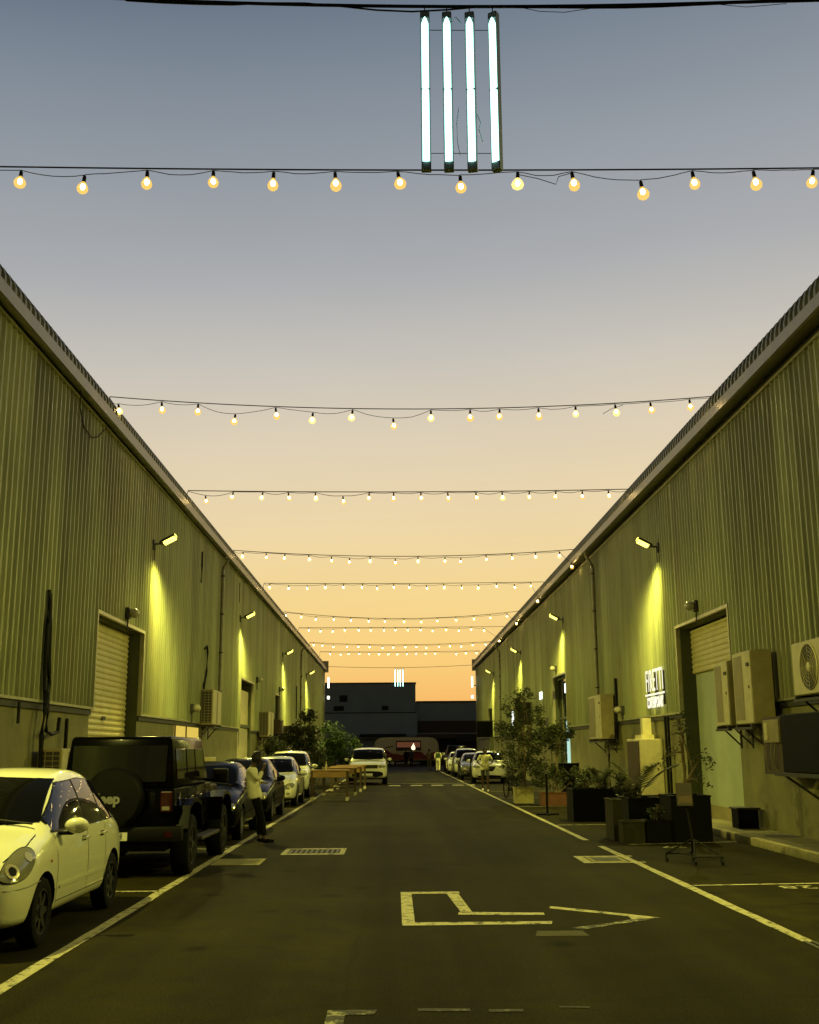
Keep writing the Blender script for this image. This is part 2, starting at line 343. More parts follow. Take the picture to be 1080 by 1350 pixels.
mark('arrow_marking', [
    [(.07, 13.86), (.20, 13.86), (.20, 11.64), (.07, 11.64)], [(.07, 14.05), (.78, 14.05), (.78, 13.864), (.07, 13.864)],
    [(.62, 13.86), (.76, 13.86), (.82, 12.34), (.70, 12.34)], [(.68, 12.336), (1.57, 12.23), (1.56, 12.06), (.66, 12.14)],
    [(.07, 11.636), (1.58, 11.64), (1.55, 11.46), (.07, 11.44)], [(1.70, 12.72), (2.44, 12.06), (2.40, 11.93), (1.68, 12.54)], [(2.444, 12.06), (2.72, 11.80), (2.40, 11.72), (2.404, 11.93)]])
mark('arrow_marking', [[(2.396, 11.72), (2.6, 11.70), (2.2, 11.42), (2.1, 11.47)], [(2.09, 11.46), (2.19, 11.41), (1.8, 11.1), (1.7, 11.2)]], 'worn_paint')
mark('worn_marking', [[(-.45, 7.87), (-.12, 7.87), (-.14, 7.74), (-.45, 7.74)], [(-.45, 7.736), (-.33, 7.736), (-.33, 7.4), (-.45, 7.4)]], 'worn_paint')
mark('worn_marking', [[(.15, 7.9), (.5, 7.88), (.5, 7.80), (.15, 7.82)], [(.62, 7.85), (.85, 7.85), (.85, 7.78), (.62, 7.78)], [(1.1, 7.92), (1.3, 7.9), (1.3, 7.86), (1.1, 7.88)]], 'faint_paint')#'worn_paint')
# tyre-darkened band where cars turn and a paler repair strip down the lane
mat('asphalt_patch', (.045, .038, .012), .85, var=.3, scale=6, bump=.4)
struct(B().poly([(1.35, 11.05, .003), (1.78, 11.05, .003), (1.8, 10.75, .003), (1.3, 10.75, .003)]).obj('asphalt_repair', 'asphalt_patch'))
def frame_mark(name, x0, x1, y0, y1, wx, wy, mtl, grate, label):
    t = thing('drain_cover', label, 'drain cover', (0, 0, 0))
    b = B(); z = .006
    for p in ([(x0, y0), (x1, y0), (x1, y0 + wy), (x0, y0 + wy)], [(x0, y1 - wy), (x1, y1 - wy), (x1, y1), (x0, y1)],
              [(x0, y0 + wy + .001), (x0 + wx, y0 + wy + .001), (x0 + wx, y1 - wy - .001), (x0, y1 - wy - .001)], [(x1 - wx, y0 + wy + .001), (x1, y0 + wy + .001), (x1, y1 - wy - .001), (x1 - wx, y1 - wy - .001)]):
        b.poly([(x, y, z) for x, y in p])
    b.obj('painted_border' if not grate else 'frame', mtl, t)
    b = B(); n = 14 if grate else 10; xs = (x1 - x0 - 2 * wx)
    for i in range(n):
        x = x0 + wx + xs * (i + .5) / n; b.bb(x - xs / n * .3, x + xs / n * .3, y0 + wy, y1 - wy, .002, .010)
    b.obj('grate', 'bracket' if not grate else 'concrete', t); return t
frame_mark('m', -1.90, -.84, 19.0, 20.2, .09, .22, 'line_paint', False, 'drain cover with a bright painted border in the middle of the lane')
frame_mark('m', -2.80, -2.05, 17.4, 18.4, .06, .12, 'planter_stone', True, 'pale slotted drain grate beside the left lane line behind the black off-roader')
frame_mark('m', 3.02, 3.56, 17.45, 18.25, .06, .14, 'concrete', False, 'drain cover with a thin border on the right lane line')
struct(B().poly([(2.86, 17.3, .0045), (3.0, 17.3, .0045), (3.0, 18.4, .0045), (2.86, 18.4, .0045)]).poly([(3.0, 17.3, .0045), (3.8, 17.3, .0045), (3.8, 17.43, .0045), (3.0, 17.43, .0045)]).poly([(3.0, 18.27, .0045), (3.8, 18.27, .0045), (3.8, 18.4, .0045), (3.0, 18.4, .0045)]).obj('line_outline', 'line_paint'))
g = B()
for i in range(9): g.bb(3.62 + i * .07, 3.66 + i * .07, 9.5, 10.3, .002, .012)
tag(g.obj('drain_grate', 'bracket'), 'dark slotted drain grate at the near end of the right lane line', 'drain grate')
for s_, x, y in (('28', 4.97, 14.18), ('27', 4.85, 19.9)):
    o = text('stall_number', s_, .42, .001, 'line_paint', None, Matrix.Translation((x, y, .006)) @ Matrix.Rotation(math.pi, 4, 'Z'), xs=1.1); struct(o)
# raised pavement with painted kerb blocks at the right
XR, XL = 7.3, -6.2
pv = B(); pv.prism([(6.42, 10), (7.28, 10), (7.28, 23.6), (6.75, 23.6), (6.55, 23.4), (6.42, 23.0)], 0, .125); struct(pv.obj('pavement', 'concrete'))
for k, y in enumerate([10 + .92 * i for i in range(14)]):
    b = B().bb(6.28, 6.418, y + .006, min(y + .914, 22.9), 0, .14, bev=.012); struct(b.obj('kerb_block', 'kerb_cream' if k in (13, 12, 9, 10) else 'kerb_dark' if k == 11 else 'concrete', None, 30))
struct(B().prism([(5.55, 12.0), (6.27, 12.0), (6.27, 13.5), (5.95, 13.5), (5.6, 13.1)], 0, .10).obj('kerb_ramp', 'kerb_cream'))
struct(B().prism([(XR - .5, 23.62), (XR + .75, 23.62), (XR + .75, 28.0), (XR - .5, 28.0)], 0, .05).obj('door_step', 'concrete'))

# ------------------------------------------------------------------ warehouses
Y0, Y1 = -6.0, 97.0
PITCH = .25
def clad(b, side, y0, y1, z0, z1):
    # trapezoid ribs; x is the wall face, ribs stand proud towards the lane
    s = 1 if side < 0 else -1; X = XL if side < 0 else XR
    pts = []; y = y0
    while y < y1 - 1e-4:
        for dy, dx in ((0, .0), (.15, .0), (.175, .055), (.20, .055), (.225, .0)):
            if y + dy < y1: pts.append((y + dy, X + s * (.045 + dx)))
        y += PITCH
    pts.append((y1, X + s * .045))
    lo = [b.bm.verts.new((x, y, z0)) for y, x in pts]; hi = [b.bm.verts.new((x, y, z1)) for y, x in pts]
    for i in range(len(pts) - 1): b.bm.faces.new((lo[i], lo[i + 1], hi[i + 1], hi[i]))
def warehouse(side, doors, label, dz):
    s = 1 if side < 0 else -1; X = XL if side < 0 else XR; back = X - s * 26
    gp, gz = (-.12, -.09) if side < 0 else (0, 0)
    t = thing('warehouse', label, 'warehouse', (0, 0, 0))
    zt = 8.42 + dz; band = 2.58
    # rendered lower wall and shell (plaster), leaving door recesses
    b = B(); ys = [Y0] + [v for d in doors for v in d[:2]] + [Y1]
    for i in range(0, len(ys), 2): b.bb(X, X - s * .7, ys[i], ys[i + 1], 0, zt)
    for d in doors: b.bb(X, X - s * .7, d[0] + .001, d[1] - .001, d[2], zt - .001)
    b.bb(X - s * .71, back, Y0 + .01, Y1 - .01, 0, zt - .01)
    b.obj('wall', 'render_wall', t)
    b = B()
    for i in range(0, len(ys), 2): clad(b, side, ys[i], ys[i + 1], band, zt)
    for d in doors: clad(b, side, d[0], d[1], d[2] + .02, zt)
    b.obj('cladding', 'cladding', t)
    b = B()      # gable-end cladding, facing the far road
    b.bb(X + s * .03, back, Y1 + .002, Y1 + .06, .0, zt); b.obj('end_wall', 'cladding_far', t)
    # drip trim along the bottom of the cladding, and jamb trim
    b = B()
    for i in range(0, len(ys), 2): b.bb(X + s * .002, X + s * .10, ys[i], ys[i + 1], band - .05, band - .002)
    b.obj('drip_trim', 'trim_metal', t)
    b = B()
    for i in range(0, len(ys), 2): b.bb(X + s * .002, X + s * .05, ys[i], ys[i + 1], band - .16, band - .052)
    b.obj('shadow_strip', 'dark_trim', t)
    # eaves
    b = B().bb(X + s * .002, X + s * .11, Y0, Y1, zt + .0, zt + .06); b.obj('head_trim', 'trim_metal', t)
    b = B().bb(X, X + s * .05, Y0, Y1, zt + .062, zt + .30); b.obj('frieze', 'dark_trim', t)
    b = B()
    prof = [(.05, zt + .20), (.40, zt + .12), (.44, zt + .14), (.44, zt + .36), (.41, zt + .36), (.41, zt + .2), (.05, zt + .26)]; prof = [(p + (gp if p > .1 else 0), z + gz) for p, z in prof]
    a = [b.bm.verts.new((X + s * p, Y0, z)) for p, z in prof]; c = [b.bm.verts.new((X + s * p, Y1 + .15, z)) for p, z in prof]
    for i in range(len(prof)): j = (i + 1) % len(prof); b.bm.faces.new((a[i], a[j], c[j], c[i]))
    b.bm.faces.new(a); b.bm.faces.new(c[::-1]); b.obj('gutter', 'gutter_metal', t)
    # crimped curved eave sheet rolling up into the roof
    b = B(); rp = [(.36, zt + .36), (.36, zt + .50), (.32, zt + .64), (.24, zt + .75), (.12, zt + .83), (-.1, zt + .89), (-13, zt + 1.9), (-25.8, zt + .9)]; rp = [(p + gp, z + gz - (.06 if side < 0 and i > 1 else 0)) for i, (p, z) in enumerate(rp)]
    rows = []; y = Y0; k = 0
    while y <= Y1 + .1:
        off = .0 if (k % 4) < 2 else .045
        rows.append([b.bm.verts.new((X + s * (p + (off if i < 5 else 0)), y, z + (off * .6 if i >= 2 else 0))) for i, (p, z) in enumerate(rp)]); y += (.10, .03, .08, .03)[k % 4] ; k += 1
    for r0, r1 in zip(rows, rows[1:]):
        for i in range(len(rp) - 1): b.bm.faces.new((r0[i], r0[i + 1], r1[i + 1], r1[i]))
    b.obj('roof', 'roof_metal', t)
    # end flashing
    b = B().bb(X + s * .46, X - s * .2, Y1 + .16, Y1 + .22, zt - .1, zt + .9); b.bb(X + s * .02, X + s * .16, Y1 + .07, Y1 + .15, 0, zt - .01); b.obj('corner_flashing', 'trim_metal', t)
    # doors
    for d in doors:
        y0, y1, zh, kind = d[:4]
        b = B(); wdt = .07
        b.bb(X + s * .002, X + s * .11, y0 - wdt, y0, band, zh + wdt); b.bb(X + s * .002, X + s * .11, y1, y1 + wdt, band, zh + wdt); b.bb(X + s * .002, X + s * .11, y0 + .001, y1 - .001, zh, zh + wdt)
        fr = b.obj('door_frame', 'trim_metal', t)
        b = B(); b.bb(X - s * .0, X - s * .66, y0, y0 + .02, 0, zh - .001); b.bb(X - s * .0, X - s * .66, y1 - .02, y1, 0, zh - .001); b.bb(X, X - s * .66, y0 + .021, y1 - .021, zh - .022, zh - .002)
        b.obj('door_reveal', 'jamb', t)
        xr = X - s * (.12 if kind in ('glass', 'lit') else .28); bot = .0
        ym, yM = y0 + .03, y1 - .03
        if kind == 'shutter' or kind == 'half':
            zb = .02 if kind == 'shutter' else zh - 1.15
            b = B(); z = zb; pts = []
            while z < zh - .03:
                pts += [(xr, z), (xr + s * .022, z + .03), (xr + s * .022, z + .07), (xr, z + .10)]; z += .125
            vs0 = [b.bm.verts.new((x, ym, z)) for x, z in pts]; vs1 = [b.bm.verts.new((x, yM, z)) for x, z in pts]
            for i in range(len(pts) - 1): b.bm.faces.new((vs0[i], vs1[i], vs1[i + 1], vs0[i + 1]))
            sh_ = b.obj('roller_shutter', 'shutter_cream', t)
            if kind == 'shutter': B().bb(xr + s * .024, xr + s * .04, y0 + 2.0, y0 + 2.3, 2.38, 2.46).obj('shutter_lock', 'dark_trim', sh_)
            if kind == 'half':
                dr = B().bb(xr - s * .06, xr - s * .1, ym, yM, .05, zh - 1.0).obj('door_panel', 'door_green', t)
                B().bb(xr - s * .03, xr - s * .059, ym, yM, .05, .35).obj('kick_plate', 'ac_side', dr)
        if kind == 'glass':
            b = B()
            for yy in (ym, ym + (yM - ym) * .62, yM - .09): b.bb(xr, xr - s * .08, yy, yy + .09, 0, zh - .03)
            for zz in (2.95, zh - .12): b.bb(xr - s * .002, xr - s * .082, ym + .091, yM - .091, zz, zz + .09)
            b.obj('door_mullions', 'jamb', t)
            B().bb(xr - s * .03, xr - s * .04, ym + .05, yM - .05, .05, 2.94).bb(xr - s * .03, xr - s * .04, ym + .05, yM - .05, 3.05, zh - .14).obj('door_glass', 'car_glass', t)
            # lit interior strip seen through the entrance
            B().bb(xr - s * .012, xr - s * .026, ym + .95, ym + 1.75, .35, 2.85).obj('lit_pane', 'window_cool', t)
            B().bb(xr - s * .012, xr - s * .026, ym + .85, ym + 1.9, 4.05, 4.45).obj('lit_transom_sign', 'window_white', t)
        if kind == 'open':
            B().bb(xr, xr - s * .06, ym, yM, .05, zh - .03).obj('door_panel', 'wood_dark', t)
        if kind == 'lit':
            B().bb(xr, xr - s * .06, ym, yM, 2.75, zh - .35).obj('roller_shutter', 'shutter_cream', t)
            B().bb(xr, xr - s * .06, ym, ym + 1.1, .05, 2.74).obj('side_panel', 'ac_cream', t)
            B().bb(xr, xr - s * .06, ym + 1.3, yM, .05, 2.6).obj('door_panel', 'ac_cream', t)
            B().bb(xr + s * .1, xr + s * .002, ym, yM, 2.62, 2.74).obj('transom', 'jamb', t)
    return t
DL = [(22.75, 27.0, 4.5, 'shutter'), (44.4, 48.4, 4.5, 'lit'), (57.2, 59.6, 4.5, 'open'), (79.5, 83.0, 4.5, 'shutter')]
DR = [(23.6, 28.0, 4.66, 'half'), (46.5, 50.4, 4.8, 'glass'), (63.5, 66.5, 4.6, 'open'), (82.0, 85.5, 4.6, 'shutter')]
wl = warehouse(-1, DL, 'long ribbed metal warehouse along the left side, cream roller shutter near the camera', 0.0)
wr = warehouse(1, DR, 'long ribbed metal warehouse along the right side, glowing letter sign on its wall', 0.08)
# lit low window in the left wall
wdw = B().bb(XL + .004, XL + .03, 31.6, 35.4, 1.9, 2.40).obj('low_window', 'window_warm', wl); B().bb(XL + .032, XL + .06, 33.2, 33.28, 1.9, 2.40).obj('window_bar', 'wood_dark', wdw); B().bb(XL + .032, XL + .06, 31.5, 31.6, 1.85, 2.41).obj('window_bar', 'wood_dark', wdw)
# small display window on the right wall
B().bb(XR - .03, XR - .10, 52.2, 53.2, 2.2, 3.1).obj('notice_panel', 'wood_dark', wr)
B().bb(XR - .103, XR - .12, 67.2, 68.2, 3.0, 3.9).obj('lit_window', 'window_white', wr)
B().bb(XR - .103, XR - .12, 54.0, 55.0, 4.05, 4.4).obj('lit_window', 'window_white', wr)
# downpipes are parts of the warehouses
def downpipe(side, y, z0, parent):
    s = 1 if side < 0 else -1; X = XL if side < 0 else XR; zt = 8.42 + (0 if side < 0 else .08)
    gq = .24 if side < 0 else .36; p = [(X + s * gq, y, zt + .08), (X + s * gq, y, zt + .0), (X + s * .30, y, zt - .15), (X + s * .17, y, zt - .38), (X + s * .15, y, zt - .5), (X + s * .15, y, z0)]
    o = B().tube(p, .06, 10).obj('downpipe', 'pipe', parent, 40)
    b = B(); z = zt - .7
    while z > z0 + .2: b.cyl((X + s * .15, y, z), (X + s * .15, y, z + .05), .075, n=12); z -= 1.35
    b.obj('pipe_clip', 'bracket', o)
for y, z0 in ((38.7, 2.6), (72.5, 0.1)): downpipe(-1, y, z0, wl)
for y, z0 in ((39.0, 3.1), (75.0, 0.1)): downpipe(1, y, z0, wr)

# ------------------------------------------------------------------ wall flood lamps
def flood(side, y, label, z=7.2):
    s = 1 if side < 0 else -1; X = XL if side < 0 else XR
    z = 6.85 if side < 0 else 7.05
    t = thing('flood_lamp', label, 'wall lamp', (X + s * .085, y, z), 0, 'flood lamps high on the warehouse walls')
    b = B().bb(0, s * .04, -.09, .09, -.16, .10); b.tube([(s * .04, 0, 0), (s * .14, 0, .0), (s * .22, 0, .03)], .022, 8); b.cyl((s * .05, 0, -.02), (s * .05, 0, -.42), .014); b.obj('bracket', 'bracket', t)
    ro = Matrix.Rotation(-s * R(28), 4, 'Y')
    c = Vector((s * .40, -.02, .13))
    b = B().box(c, (.36, .22, .09), ro, bev=.02); b.sph((s * .22, 0, .04), .07, 10); b.obj('housing', 'ac_dark', t)
    b = B().box(c + ro @ Vector((s * .0, 0, -.055)), (.32, .22, .07), ro); b.box(c + ro @ Vector((s * .19, 0, -.01)), (.014, .18, .07), ro); b.obj('lens', 'lamp_glow', t)
    def spot(loc, d, pw, ang, blend, size):
        L = bpy.data.lights.new('lamp_light', 'SPOT'); L.energy = pw; L.spot_size = R(ang); L.spot_blend = blend; L.shadow_soft_size = size; L.color = (.97, .90, .19)
        o = bpy.data.objects.new('lamp_light', L); COL.objects.link(o); o.parent = t; o.location = loc; o.rotation_euler = Vector(d).to_track_quat('-Z', 'Y').to_euler()
    spot((s * .48, 0, .0), (s * .75, .0, -1), POW, 170, 1, .12)
    spot((s * .45, .0, -.02), (-s * .03, .38, -1), POW * .25, 84, 1, .12)
    return t
POW = 2400
for i, y in enumerate((10.5, 27.6, 43.7, 60.6, 77.0)):
    flood(-1, y, ['flood lamp on the left wall nearest the camera, outside the view', 'lit flood lamp on the left wall between shutter and first downpipe', 'second lit flood lamp along the left wall, above the bright doorway',
                  'third lit flood lamp along the left wall', 'farthest lit flood lamp on the left wall near its end'][i])
for i, y in enumerate((12.2, 29.4, 46.6, 62.6, 80.0)):
    flood(1, y, ['flood lamp on the right wall nearest the camera, outside the view', 'lit flood lamp on the right wall above the glowing letter sign', 'second lit flood lamp along the right wall, above the glass entrance',
                 'third lit flood lamp along the right wall', 'farthest lit flood lamp on the right wall near its end'][i])
# corner lamps at the far ends
for sgn, X, lab in ((1, XL, 'white corner lamp at the far end of the left warehouse'), (-1, XR, 'white corner lamp at the far end of the right warehouse')):
    t = thing('corner_lamp', lab, 'wall lamp', (X + sgn * .5, Y1 - .3, 7.1))
    B().bb(-.07, .07, -.06, .06, -.15, .75).obj('lens', 'corner_glow', t); B().bb(-sgn * .33, -sgn * .17, -.05, .05, -.05, .05).obj('bracket', 'bracket', t)
    B().bb(-.10, .10, -.1, .1, -1.1, -.85).obj('lens', 'corner_glow', t)

# small bulkhead lamps
def bulkhead(side, y, z, lab, lit=False):
    s = 1 if side < 0 else -1; X = XL if side < 0 else XR
    t = thing('bulkhead_lamp', lab, 'wall lamp', (X + s * .085, y, z), 0, 'small round bulkhead lamps on the walls')
    B().bb(0, s * .10, -.1, .1, -.13, .13, bev=.02).cyl((s * .05, 0, -.12), (s * .05, 0, -.42), .018).obj('bracket', 'bracket', t)
    B().sph((s * .19, 0, 0), .11, 14, (1.1, 1, 1)).obj('globe', 'bulkhead_glass', t, 60)
bulkhead(-1, 25.1, 4.78, 'unlit round bulkhead lamp above the near cream shutter')
bulkhead(-1, 33.6, 2.95, 'unlit round bulkhead lamp low on the left wall above the yellow lit window')
bulkhead(-1, 49.3, 4.75, 'unlit round bulkhead lamp beside the bright left doorway')
bulkhead(-1, 59.0, 4.85, 'unlit round bulkhead lamp above the dark left doorway')
bulkhead(1, 25.9, 4.98, 'unlit round bulkhead lamp above the near right doorway')
bulkhead(1, 35.0, 2.86, 'unlit round bulkhead lamp low on the right wall beside the glowing letter sign')
bulkhead(1, 49.0, 5.15, 'unlit round bulkhead lamp above the right glass entrance')

# ------------------------------------------------------------------ glowing letter sign
t = thing('letter_sign', 'glowing white letter sign on the ribbed right wall beside the near doorway', 'sign', (XR - .10, 30.35, 3.32))
RW = Matrix.Rotation(R(-90), 4, 'Z') @ Matrix.Rotation(R(90), 4, 'X')
def sgn_text(s_, z, size, xs, bold, sp):
    text('lettering', s_, size, .003, 'sign_glow', t, Matrix.Translation((-.075, 0, z)) @ RW, xs=xs, bold=bold, spacing=sp)
sgn_text('FIRETTI', .16, .86, .66, .0, 1.12)
B().bb(-.078, -.072, -1.12, 1.12, -.215, -.165).obj('underline_bar', 'sign_glow', t)
sgn_text('CONTEMPORARY', -.42, .40, .58, .012, 1.02)
for yy in (-.9, 0, .9): B().bb(-.065, .02, yy - .015, yy + .015, -.5, .4).obj('mounting_rail', 'bracket', t)

# ------------------------------------------------------------------ festoon strings
bulb_parts = {}
def bulb_meshes():
    b = B(); b.cyl((0, 0, -.02), (0, 0, -.10), .022, .026, 10); b.cyl((0, 0, 0), (0, 0, -.03), .008, n=6); s_ = b.obj('socket', 'cable_black')
    b = B(); b.lathe([(.020, -.098), (.032, -.115), (.055, -.15), (.066, -.185), (.055, -.225), (.028, -.248), (.004, -.254)], 14); g_ = b.obj('globe', 'bulb_globe', None, 60)
    b = B().sph((0, 0, -.165), .030, 10, (1, 1, 1.25)); f_ = b.obj('filament', 'bulb_core', None, 60)
    g2 = g_.copy(); g2.data = g_.data.copy(); g2.data.materials[0] = M['bulb_globe_bright']; bulb_parts['globe_bright'] = g2.data; bpy.data.objects.remove(g2)
    for k, o in (('socket', s_), ('globe', g_), ('filament', f_)): bulb_parts[k] = o.data; bpy.data.objects.remove(o)
bulb_meshes()
STR = [
 (13.0, 9.10, 9.04, -7, 8, [-4.78, -3.96, -3.16, -2.31, -1.53, -0.74, 0.07, 0.88, 1.63, 2.33, 3.22, 3.9, 4.7, 5.49], [.03, .08, 0, 0, 0, 0, 0, .05, 0, 0, .13, 0, 0, 0], 'nearest festoon string, crossing high above the lane behind the big tube light'),
 (22.8, 9.18, 8.90, 0, 0, [-5.93, -5.0, -4.21, -3.4, -2.54, -1.73, -0.87, -0.0, 0.82, 1.67, 2.31, 3.15, 3.96, 4.82, 5.59, 6.45], [.12, 0, 0, .18, 0, .08, 0, .18, 0, 0, 0, 0, 0, 0, 0, 0], 'second festoon string from the camera, starting above the near shutter'),
 (32.0, 9.28, 9.22, 0, 0, [-5.6, -4.77, -3.89, -3.14, -2.33, -1.51, -0.72, 0.01, 0.82, 1.62, 2.46, 3.25, 4.07, 4.87, 5.66, 6.44], [.12, 0, 0, 0, 0, .1, 0, 0, 0, 0, 0, 0, 0, 0, 0, 0], 'third festoon string from the camera across the lane'),
 (41.5, 9.17, 8.92, 0, 0, [-5.74, -4.87, -4.15, -3.25, -2.38, -1.68, -0.9, 0.06, 0.93, 1.97, 2.58, 3.54, 4.53, 5.44, 6.37, 6.95], None, 'fourth festoon string from the camera across the lane'),
 (51.5, 9.40, 9.36, 0, 0, [-5.84, -4.94, -4.09, -3.23, -2.37, -1.47, -0.79, -0.01, 0.75, 1.54, 2.36, 3.19, 4.01, 4.87, 5.7, 6.49, 6.95], None, 'fifth festoon string from the camera across the lane'),
 (61.0, 9.20, 8.81, 0, 0, [-5.98, -5.14, -4.32, -3.36, -2.4, -1.41, -0.48, 0.56, 1.51, 2.44, 3.44, 4.44, 5.34, 6.3, 6.95], None, 'sixth festoon string from the camera, sagging more than its neighbours'),
 (71.0, 9.42, 9.40, 0, 0, [-5.52, -4.72, -3.92, -3.13, -2.28, -1.48, -0.67, 0.09, 0.88, 1.71, 2.53, 3.38, 4.23, 5.0, 5.8, 6.6], None, 'seventh festoon string from the camera across the lane'),
 (80.5, 9.36, 9.16, 0, 0, [-5.86, -5.2, -4.43, -3.42, -2.6, -1.77, -0.86, -0.06, 0.81, 1.63, 2.38, 3.32, 4.11, 4.91, 5.78, 6.69], None, 'eighth festoon string from the camera across the lane'),
 (91.5, 9.65, 9.60, 0, 0, [-5.27, -4.44, -3.73, -2.86, -2.05, -1.26, -0.43, 0.27, 1.06, 1.85, 2.64, 3.43, 5.12, 5.93, 6.84], None, 'farthest festoon string across the lane'),
]
for Y, ze, zm, xa, xb, xs, drops, lab in STR:
    xa, xb = -6.12, 7.12; t = thing('festoon_string', lab, 'string lights', (0, Y, 0), 0, 'festoon light strings across the lane')
    zc = lambda x: zm + (ze - zm) * ((x - .55) / 6.5) ** 2
    b = B(); b.tube([(x, 0, zc(x)) for x in [xa + (xb - xa) * i / 24 for i in range(25)]], .011 if Y < 30 else .014, 5)
    if Y > 40:
        for x_ in (xa, xb): b.tube([(x_, 0, zc(x_)), (x_ + (.05 if x_ > 0 else -.05), 0, 9.1), (x_ + (.02 if x_ > 0 else -.02), .05, 8.6)], .012, 5)
    if Y <= 40:
        for x_, zr in ((xa, 9.08), (xb, 9.30)): b.tube([(x_, 0, zc(x_)), (x_ + (.06 if x_ > 0 else -.06), 0, min(zc(x_), zr) - .05)], .011, 5)
    b.obj('support_cable', 'cable_black', t)
    rnd = random.Random(int(Y)); b = B(); prev = (xa, zc(xa) - .02)
    bl = []
    for i, x in enumerate(xs):
        dr = (drops[i] if drops else rnd.choice([0, 0, 0, .02, .06])) + .02
        if i == len(xs) - 1 and Y in (41.5, 51.5, 61.0, 71.0): x = 6.8; dr = zc(x) - 8.66   # last bulb hangs against the gutter
        bl.append((x, zc(x) - dr))
    seq = [prev] + bl + [(xb, zc(xb) - .02)]
    for (x0, z0), (x1, z1) in zip(seq, seq[1:]):
        sag = rnd.uniform(.0, .07)
        b.tube([(x0 + (x1 - x0) * k / 6, rnd.uniform(-.01, .01), z0 + (z1 - z0) * k / 6 - sag * math.sin(math.pi * k / 6)) for k in range(7)], .006 if Y < 30 else .008, 4)
    if Y == 13.0: b.tube([(1.63, 0, 8.98), (1.9, .02, 8.93), (2.12, 0, 8.84), (2.16, 0, 8.95), (2.33, 0, 9.0)], .006, 4)
    if Y == 22.8: b.tube([(5.0, 0, 8.98), (4.75, 0, 8.9), (4.55, 0, 8.78)], .006, 4)
    b.obj('flex', 'cable_black', t)
    for x, z in bl:
        s_ = link('bulb', bulb_parts['socket'], t, (x, 0, z)); s_.rotation_euler = (rnd.uniform(-.15, .15), rnd.uniform(-.2, .2), 0)
        g_ = link('globe', bulb_parts[rnd.choice(['globe', 'globe', 'globe_bright'])], s_); g_.scale = (rnd.uniform(1.05, 1.25),) * 2 + (rnd.uniform(1.0, 1.1),)
        link('filament', bulb_parts['filament'], s_)

# ------------------------------------------------------------------ hanging tube lights
def tube_light(Y, zt, xs, ln, label):
    t = thing('tube_light', label, 'tube light', (0, Y, 0), 0, 'hanging four tube lights')
    for k, x in enumerate(xs):
        ro = Matrix.Rotation(-R((2, 6, 12, 34)[k]), 4, 'Z')
        b = B(); b.box((0, .04, -ln / 2), (.092, .02, ln)); b.box((-.043, .008, -ln / 2), (.007, .042, ln)); b.box((.043, .008, -ln / 2), (.007, .042, ln))
        b.box((0, .004, -.035), (.078, .05, .07)); b.box((0, .004, -ln + .04), (.078, .05, .08)); b.box((0, .004, -ln / 2), (.078, .05, .014))
        bmesh.ops.transform(b.bm, matrix=Matrix.Translation((x, 0, zt)) @ ro, verts=b.bm.verts)
        h = b.obj('housing', 'tube_housing', t)
        b = B(); b.cyl((0, -.012, -.055), (0, -.012, -.13), .008, .033, n=14); b.cyl((0, -.012, -.13), (0, -.012, -ln / 2 + .012), .033, n=14); b.cyl((0, -.012, -ln / 2 - .012), (0, -.012, -ln + .082), .033, n=14)
        bmesh.ops.transform(b.bm, matrix=Matrix.Translation((x, 0, zt)) @ ro, verts=b.bm.verts); b.obj('tube', 'tube_white', h, 60)
        B().cyl((x, 0, zt), (x, 0, zt + .06), .006, n=6).obj('hanger', 'cable_black', h)
    b = B()
    for zz in (zt - .16, zt - ln + .20): b.cyl((xs[0], .045, zz), (xs[-1], .045, zz), .004, n=6)
    b.obj('spreader_rod', 'cable_black', t)
    b = B(); x2 = (xs[1] + xs[2]) / 2
    b.tube([(x2 - .1, .03, zt - .02), (x2 - .06, 0, zt - .10), (x2 - .02, .02, zt - .03), (x2 + .03, 0, zt - .12)], .005, 5)
    b.tube([(x2 - .005, .03, zt - ln * .60), (x2 - .03, .02, zt - ln * .7), (x2 - .025, .02, zt - ln * .82), (x2 + .0, .03, zt - ln * .9)], .004, 5)
    b.tube([(xs[2] + .05, .03, zt - ln * .63), (xs[2] + .09, .02, zt - ln * .7), (xs[2] + .07, .02, zt - ln * .74), (xs[2] + .11, .03, zt - ln * .82)], .004, 5)
    b.obj('power_lead', 'tube_lead', t)
mat('tube_lead', (.3, .5, .45), .4)
tube_light(9.5, 8.755, [.325, .540, .763, .99], 1.69, 'large bright cluster of four white vertical tubes hanging nearest the camera')
tube_light(99.0, 8.75, [.10, .33, .56, .80], 1.65, 'small distant cluster of four white vertical tubes at the end of the lane')
t = thing('suspension_cable', 'thick black cable crossing at the very top, carrying the near tube cluster', 'cable', (0, 9.5, 0))
zc0 = lambda x: 8.825 + .0075 * (x - .6) ** 2
b = B(); b.tube([(-5.9 + 12.9 * i / 30, 0, zc0(-5.9 + 12.9 * i / 30)) for i in range(31)], .016, 6); b.obj('cable', 'cable_black', t)
b = B()
b.tube([(-2.6 + i * .35, .012 * math.sin(i), zc0(-2.6 + i * .35) - .02 - (.03 if 3 < i < 11 else 0) * math.sin(i)) for i in range(24)], .009, 5)
b.tube([(1.3, 0, 8.81), (1.45, 0, 8.775), (1.7, 0, 8.765), (1.9, 0, 8.80), (2.1, 0, 8.83)], .004, 4); b.tube([(3.2, 0, 8.86), (3.5, 0, 8.83), (3.9, 0, 8.87)], .004, 4)
b.obj('tied_flex', 'cable_black', t)
t = B().tube([(-5.9 + 12.9 * i / 12, 99.05, 8.84 + .004 * (-5.9 + 12.9 * i / 12) ** 2) for i in range(13)], .018, 5).obj('suspension_cable', 'cable_black'); tag(t, 'thin black cable at the far end carrying the small tube cluster', 'cable')

